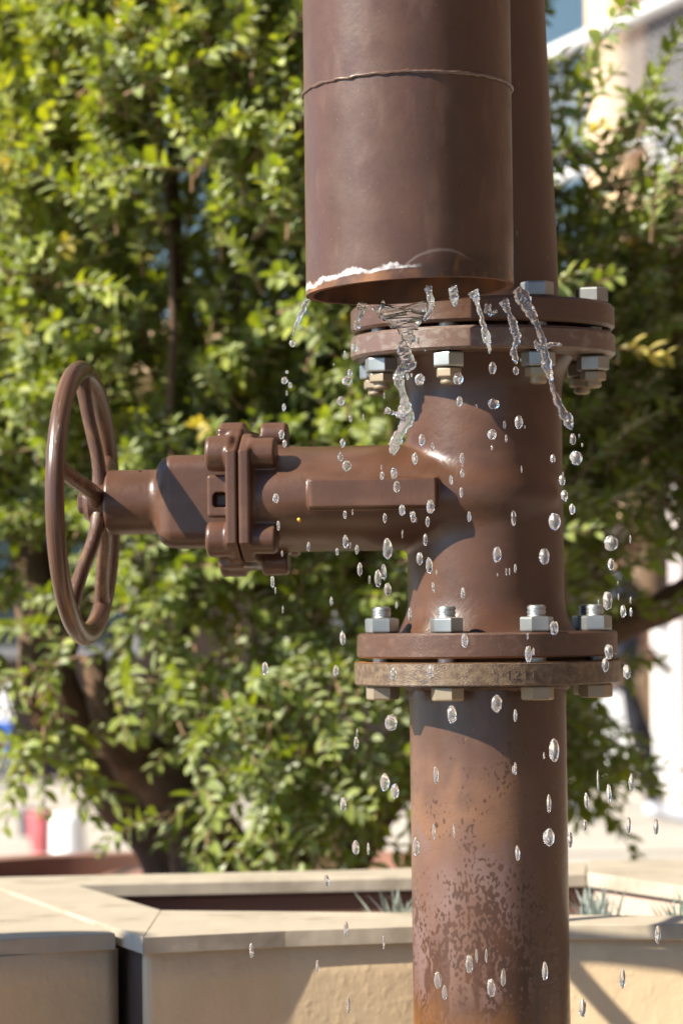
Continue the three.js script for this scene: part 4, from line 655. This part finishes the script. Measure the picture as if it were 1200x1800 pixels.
// ================================================================ FAR SMALL THINGS
{
  // white bollard, red tub and dark bin beyond the tree on the wheel side
  const pm = (r, g, b, ro = 0.5) => new THREE.MeshStandardMaterial({ color: new THREE.Color().setRGB(r, g, b), roughness: ro });
  const pb = at(121, 1512, 13.8), bo = thing('bollard', 'short thick white bollard standing on pale pavement behind the tree trunk', 'bollard', [pb.x, 0, pb.z]);
  mesh('post', turned([[0.085, 0.03], [0.08, 0.31], [0.07, 0.335], [0, 0.34]], 32), pm(0.8, 0.8, 0.8), bo); mesh('foot', turned([[0.1, 0], [0.1, 0.03], [0, 0.03]], 32), pm(0.5, 0.5, 0.5), bo);
  const pt = at(76, 1455, 15.8), tu = thing('plant_tub', 'round red tub beside the white bollard on the pavement', 'tub', [pt.x, 0, pt.z]);
  mesh('tub_wall', turned([[0.055, 0], [0.075, 0.1], [0.078, 0.20], [0.07, 0.21], [0.066, 0.19], [0, 0.18]], 28), pm(0.45, 0.10, 0.11), tu); mesh('tub_rim', turned([[0.08, 0.195], [0.085, 0.205], [0.08, 0.215], [0.07, 0.215]], 28), pm(0.5, 0.14, 0.14), tu);
  const pn = at(50, 1430, 17), bn = thing('litter_bin', 'dark squat bin next to the red tub', 'bin', [pn.x, 0, pn.z]);
  mesh('bin_body', turned([[0.05, 0], [0.055, 0.12], [0.05, 0.13], [0, 0.13]], 20), pm(0.06, 0.05, 0.06), bn); mesh('bin_lid', turned([[0.06, 0.131], [0.06, 0.145], [0.03, 0.16], [0, 0.163]], 20), pm(0.09, 0.08, 0.09), bn);
  const ps = at(2, 1320, 20), sg = thing('notice_board', 'small white and blue notice board on the pavement at the edge of view', 'sign', [ps.x, 0, ps.z]);
  mesh('panel', new THREE.BoxGeometry(0.13, 0.28, 0.03).translate(0, 0.68, 0), pm(0.8, 0.8, 0.8), sg); mesh('blue_panel', new THREE.BoxGeometry(0.13, 0.24, 0.03).translate(0, 0.42, 0), pm(0.05, 0.14, 0.5), sg); mesh('leg', new THREE.BoxGeometry(0.03, 0.30, 0.03).translate(-0.04, 0.15, 0), pm(0.3, 0.3, 0.3), sg); mesh('leg', new THREE.BoxGeometry(0.03, 0.30, 0.03).translate(0.04, 0.15, 0), pm(0.3, 0.3, 0.3), sg);
  const pp = at(1196, 1300, 19), po = thing('lamp_post', 'pale pinkish post standing at the right behind the tree', 'post', [pp.x, 0, pp.z]);
  mesh('shaft', turned([[0.055, 0.1], [0.05, 2.0], [0, 2.0]], 24), pm(0.6, 0.52, 0.5), po); mesh('foot', turned([[0.09, 0], [0.09, 0.1], [0, 0.1]], 24), pm(0.5, 0.45, 0.42), po);

  // the person walking by beyond the tree
  const f = at(1085, 1446, 17.5), J = {
    hip: [0, 0.92, 0], chest: [0.02, 1.28, 0], neck: [0.03, 1.46, 0], head: [0.05, 1.60, 0.02], hl: [-0.02, 0.90, 0.08], hr: [0.02, 0.90, -0.08], kl: [0.14, 0.50, 0.09], kr: [-0.06, 0.48, -0.08], al: [0.20, 0.10, 0.09], ar: [-0.26, 0.13, -0.08], tl: [0.38, 0.05, 0.10], tr: [-0.13, 0.04, -0.09],
    sl: [0.02, 1.40, 0.19], sr: [0.02, 1.40, -0.19], el: [-0.10, 1.13, 0.25], er: [0.12, 1.13, -0.23], wl: [-0.08, 0.90, 0.25], wr: [0.26, 0.93, -0.20], fl: [-0.07, 0.80, 0.25], fr: [0.34, 0.87, -0.18] };
  const B = [['hip', 'chest', 0.135, 0.15], ['chest', 'neck', 0.14, 0.06], ['neck', 'head', 0.055, 0.08], ['head', 'head', 0.105, 0.105], ['hip', 'hl', 0.13, 0.1], ['hip', 'hr', 0.13, 0.1], ['hl', 'kl', 0.095, 0.062], ['hr', 'kr', 0.095, 0.062], ['kl', 'al', 0.062, 0.042], ['kr', 'ar', 0.062, 0.042], ['al', 'tl', 0.048, 0.034], ['ar', 'tr', 0.048, 0.034], ['chest', 'sl', 0.1, 0.06], ['chest', 'sr', 0.1, 0.06], ['sl', 'el', 0.055, 0.042], ['sr', 'er', 0.055, 0.042], ['el', 'wl', 0.042, 0.028], ['er', 'wr', 0.042, 0.028], ['wl', 'fl', 0.03, 0.022], ['wr', 'fr', 0.03, 0.022]];
  const bones = B.map(([a, b, r0, r1]) => { const p = V(...J[a]), q = V(...J[b]); return [p, q.clone().sub(p), Math.max(1e-9, p.distanceToSquared(q)), r0, r1]; });
  const sd = (x, y, z) => { let d = 1; for (const [p, v, l, r0, r1] of bones) { const wx = x - p.x, wy = y - p.y, wz = z - p.z, t = clamp((wx * v.x + wy * v.y + wz * v.z) / l, 0, 1); d = smin(d, Math.hypot(wx - v.x * t, wy - v.y * t, wz - v.z * t) - lerp(r0, r1, t), 0.035); } return d; };
  const skin = [0.52, 0.30, 0.2], navy = [0.022, 0.026, 0.045], dark = [0.02, 0.02, 0.03];
  const col = (x, y, z) => y > 1.47 ? skin : (Math.abs(z) > 0.17 && y < 1.12) ? skin : y > 0.96 ? navy : y > 0.13 ? dark : [0.6, 0.62, 0.68];
  const o = thing('person', 'person in dark trousers and dark top walking past, carrying a white bag', 'person', [f.x, -0.012, f.z]);
  mesh('body', castShape(V(-0.5, -0.02, -0.42), V(0.55, 1.75, 0.42), 90, sd, col), new THREE.MeshStandardMaterial({ vertexColors: true, roughness: 0.8 }), o);
  const hair = new THREE.SphereGeometry(0.118, 24, 16, 0, 6.3, 0, 1.75); hair.rotateZ(0.5); hair.translate(0.035, 1.615, 0.02); mesh('hair', hair, pm(0.03, 0.02, 0.015, 0.6), o);
  const bp = thing('carrier_bag', 'white carrier bag hanging from the hand of the walking person', 'bag', [f.x - 0.06, 0.45, f.z + 0.25]);
  const bg = new THREE.BoxGeometry(0.20, 0.3, 0.07, 6, 8, 3), q = bg.attributes.position; for (let i = 0; i < q.count; i++) { const t = q.getY(i) / 0.3 + 0.5; q.setX(i, q.getX(i) * (1 - 0.35 * t) + 0.01 * nz(t * 5, q.getZ(i) * 20, 1)); q.setZ(i, q.getZ(i) * (1 - 0.7 * t)); } bg.computeVertexNormals(); bg.translate(0, 0.15, 0);
  mesh('bag_body', bg, pm(0.8, 0.8, 0.8), bp); mesh('bag_handle', new THREE.TorusGeometry(0.035, 0.006, 6, 20, Math.PI).translate(0, 0.295, 0), pm(0.8, 0.8, 0.8), bp);
}
renderer.render(scene, camera);
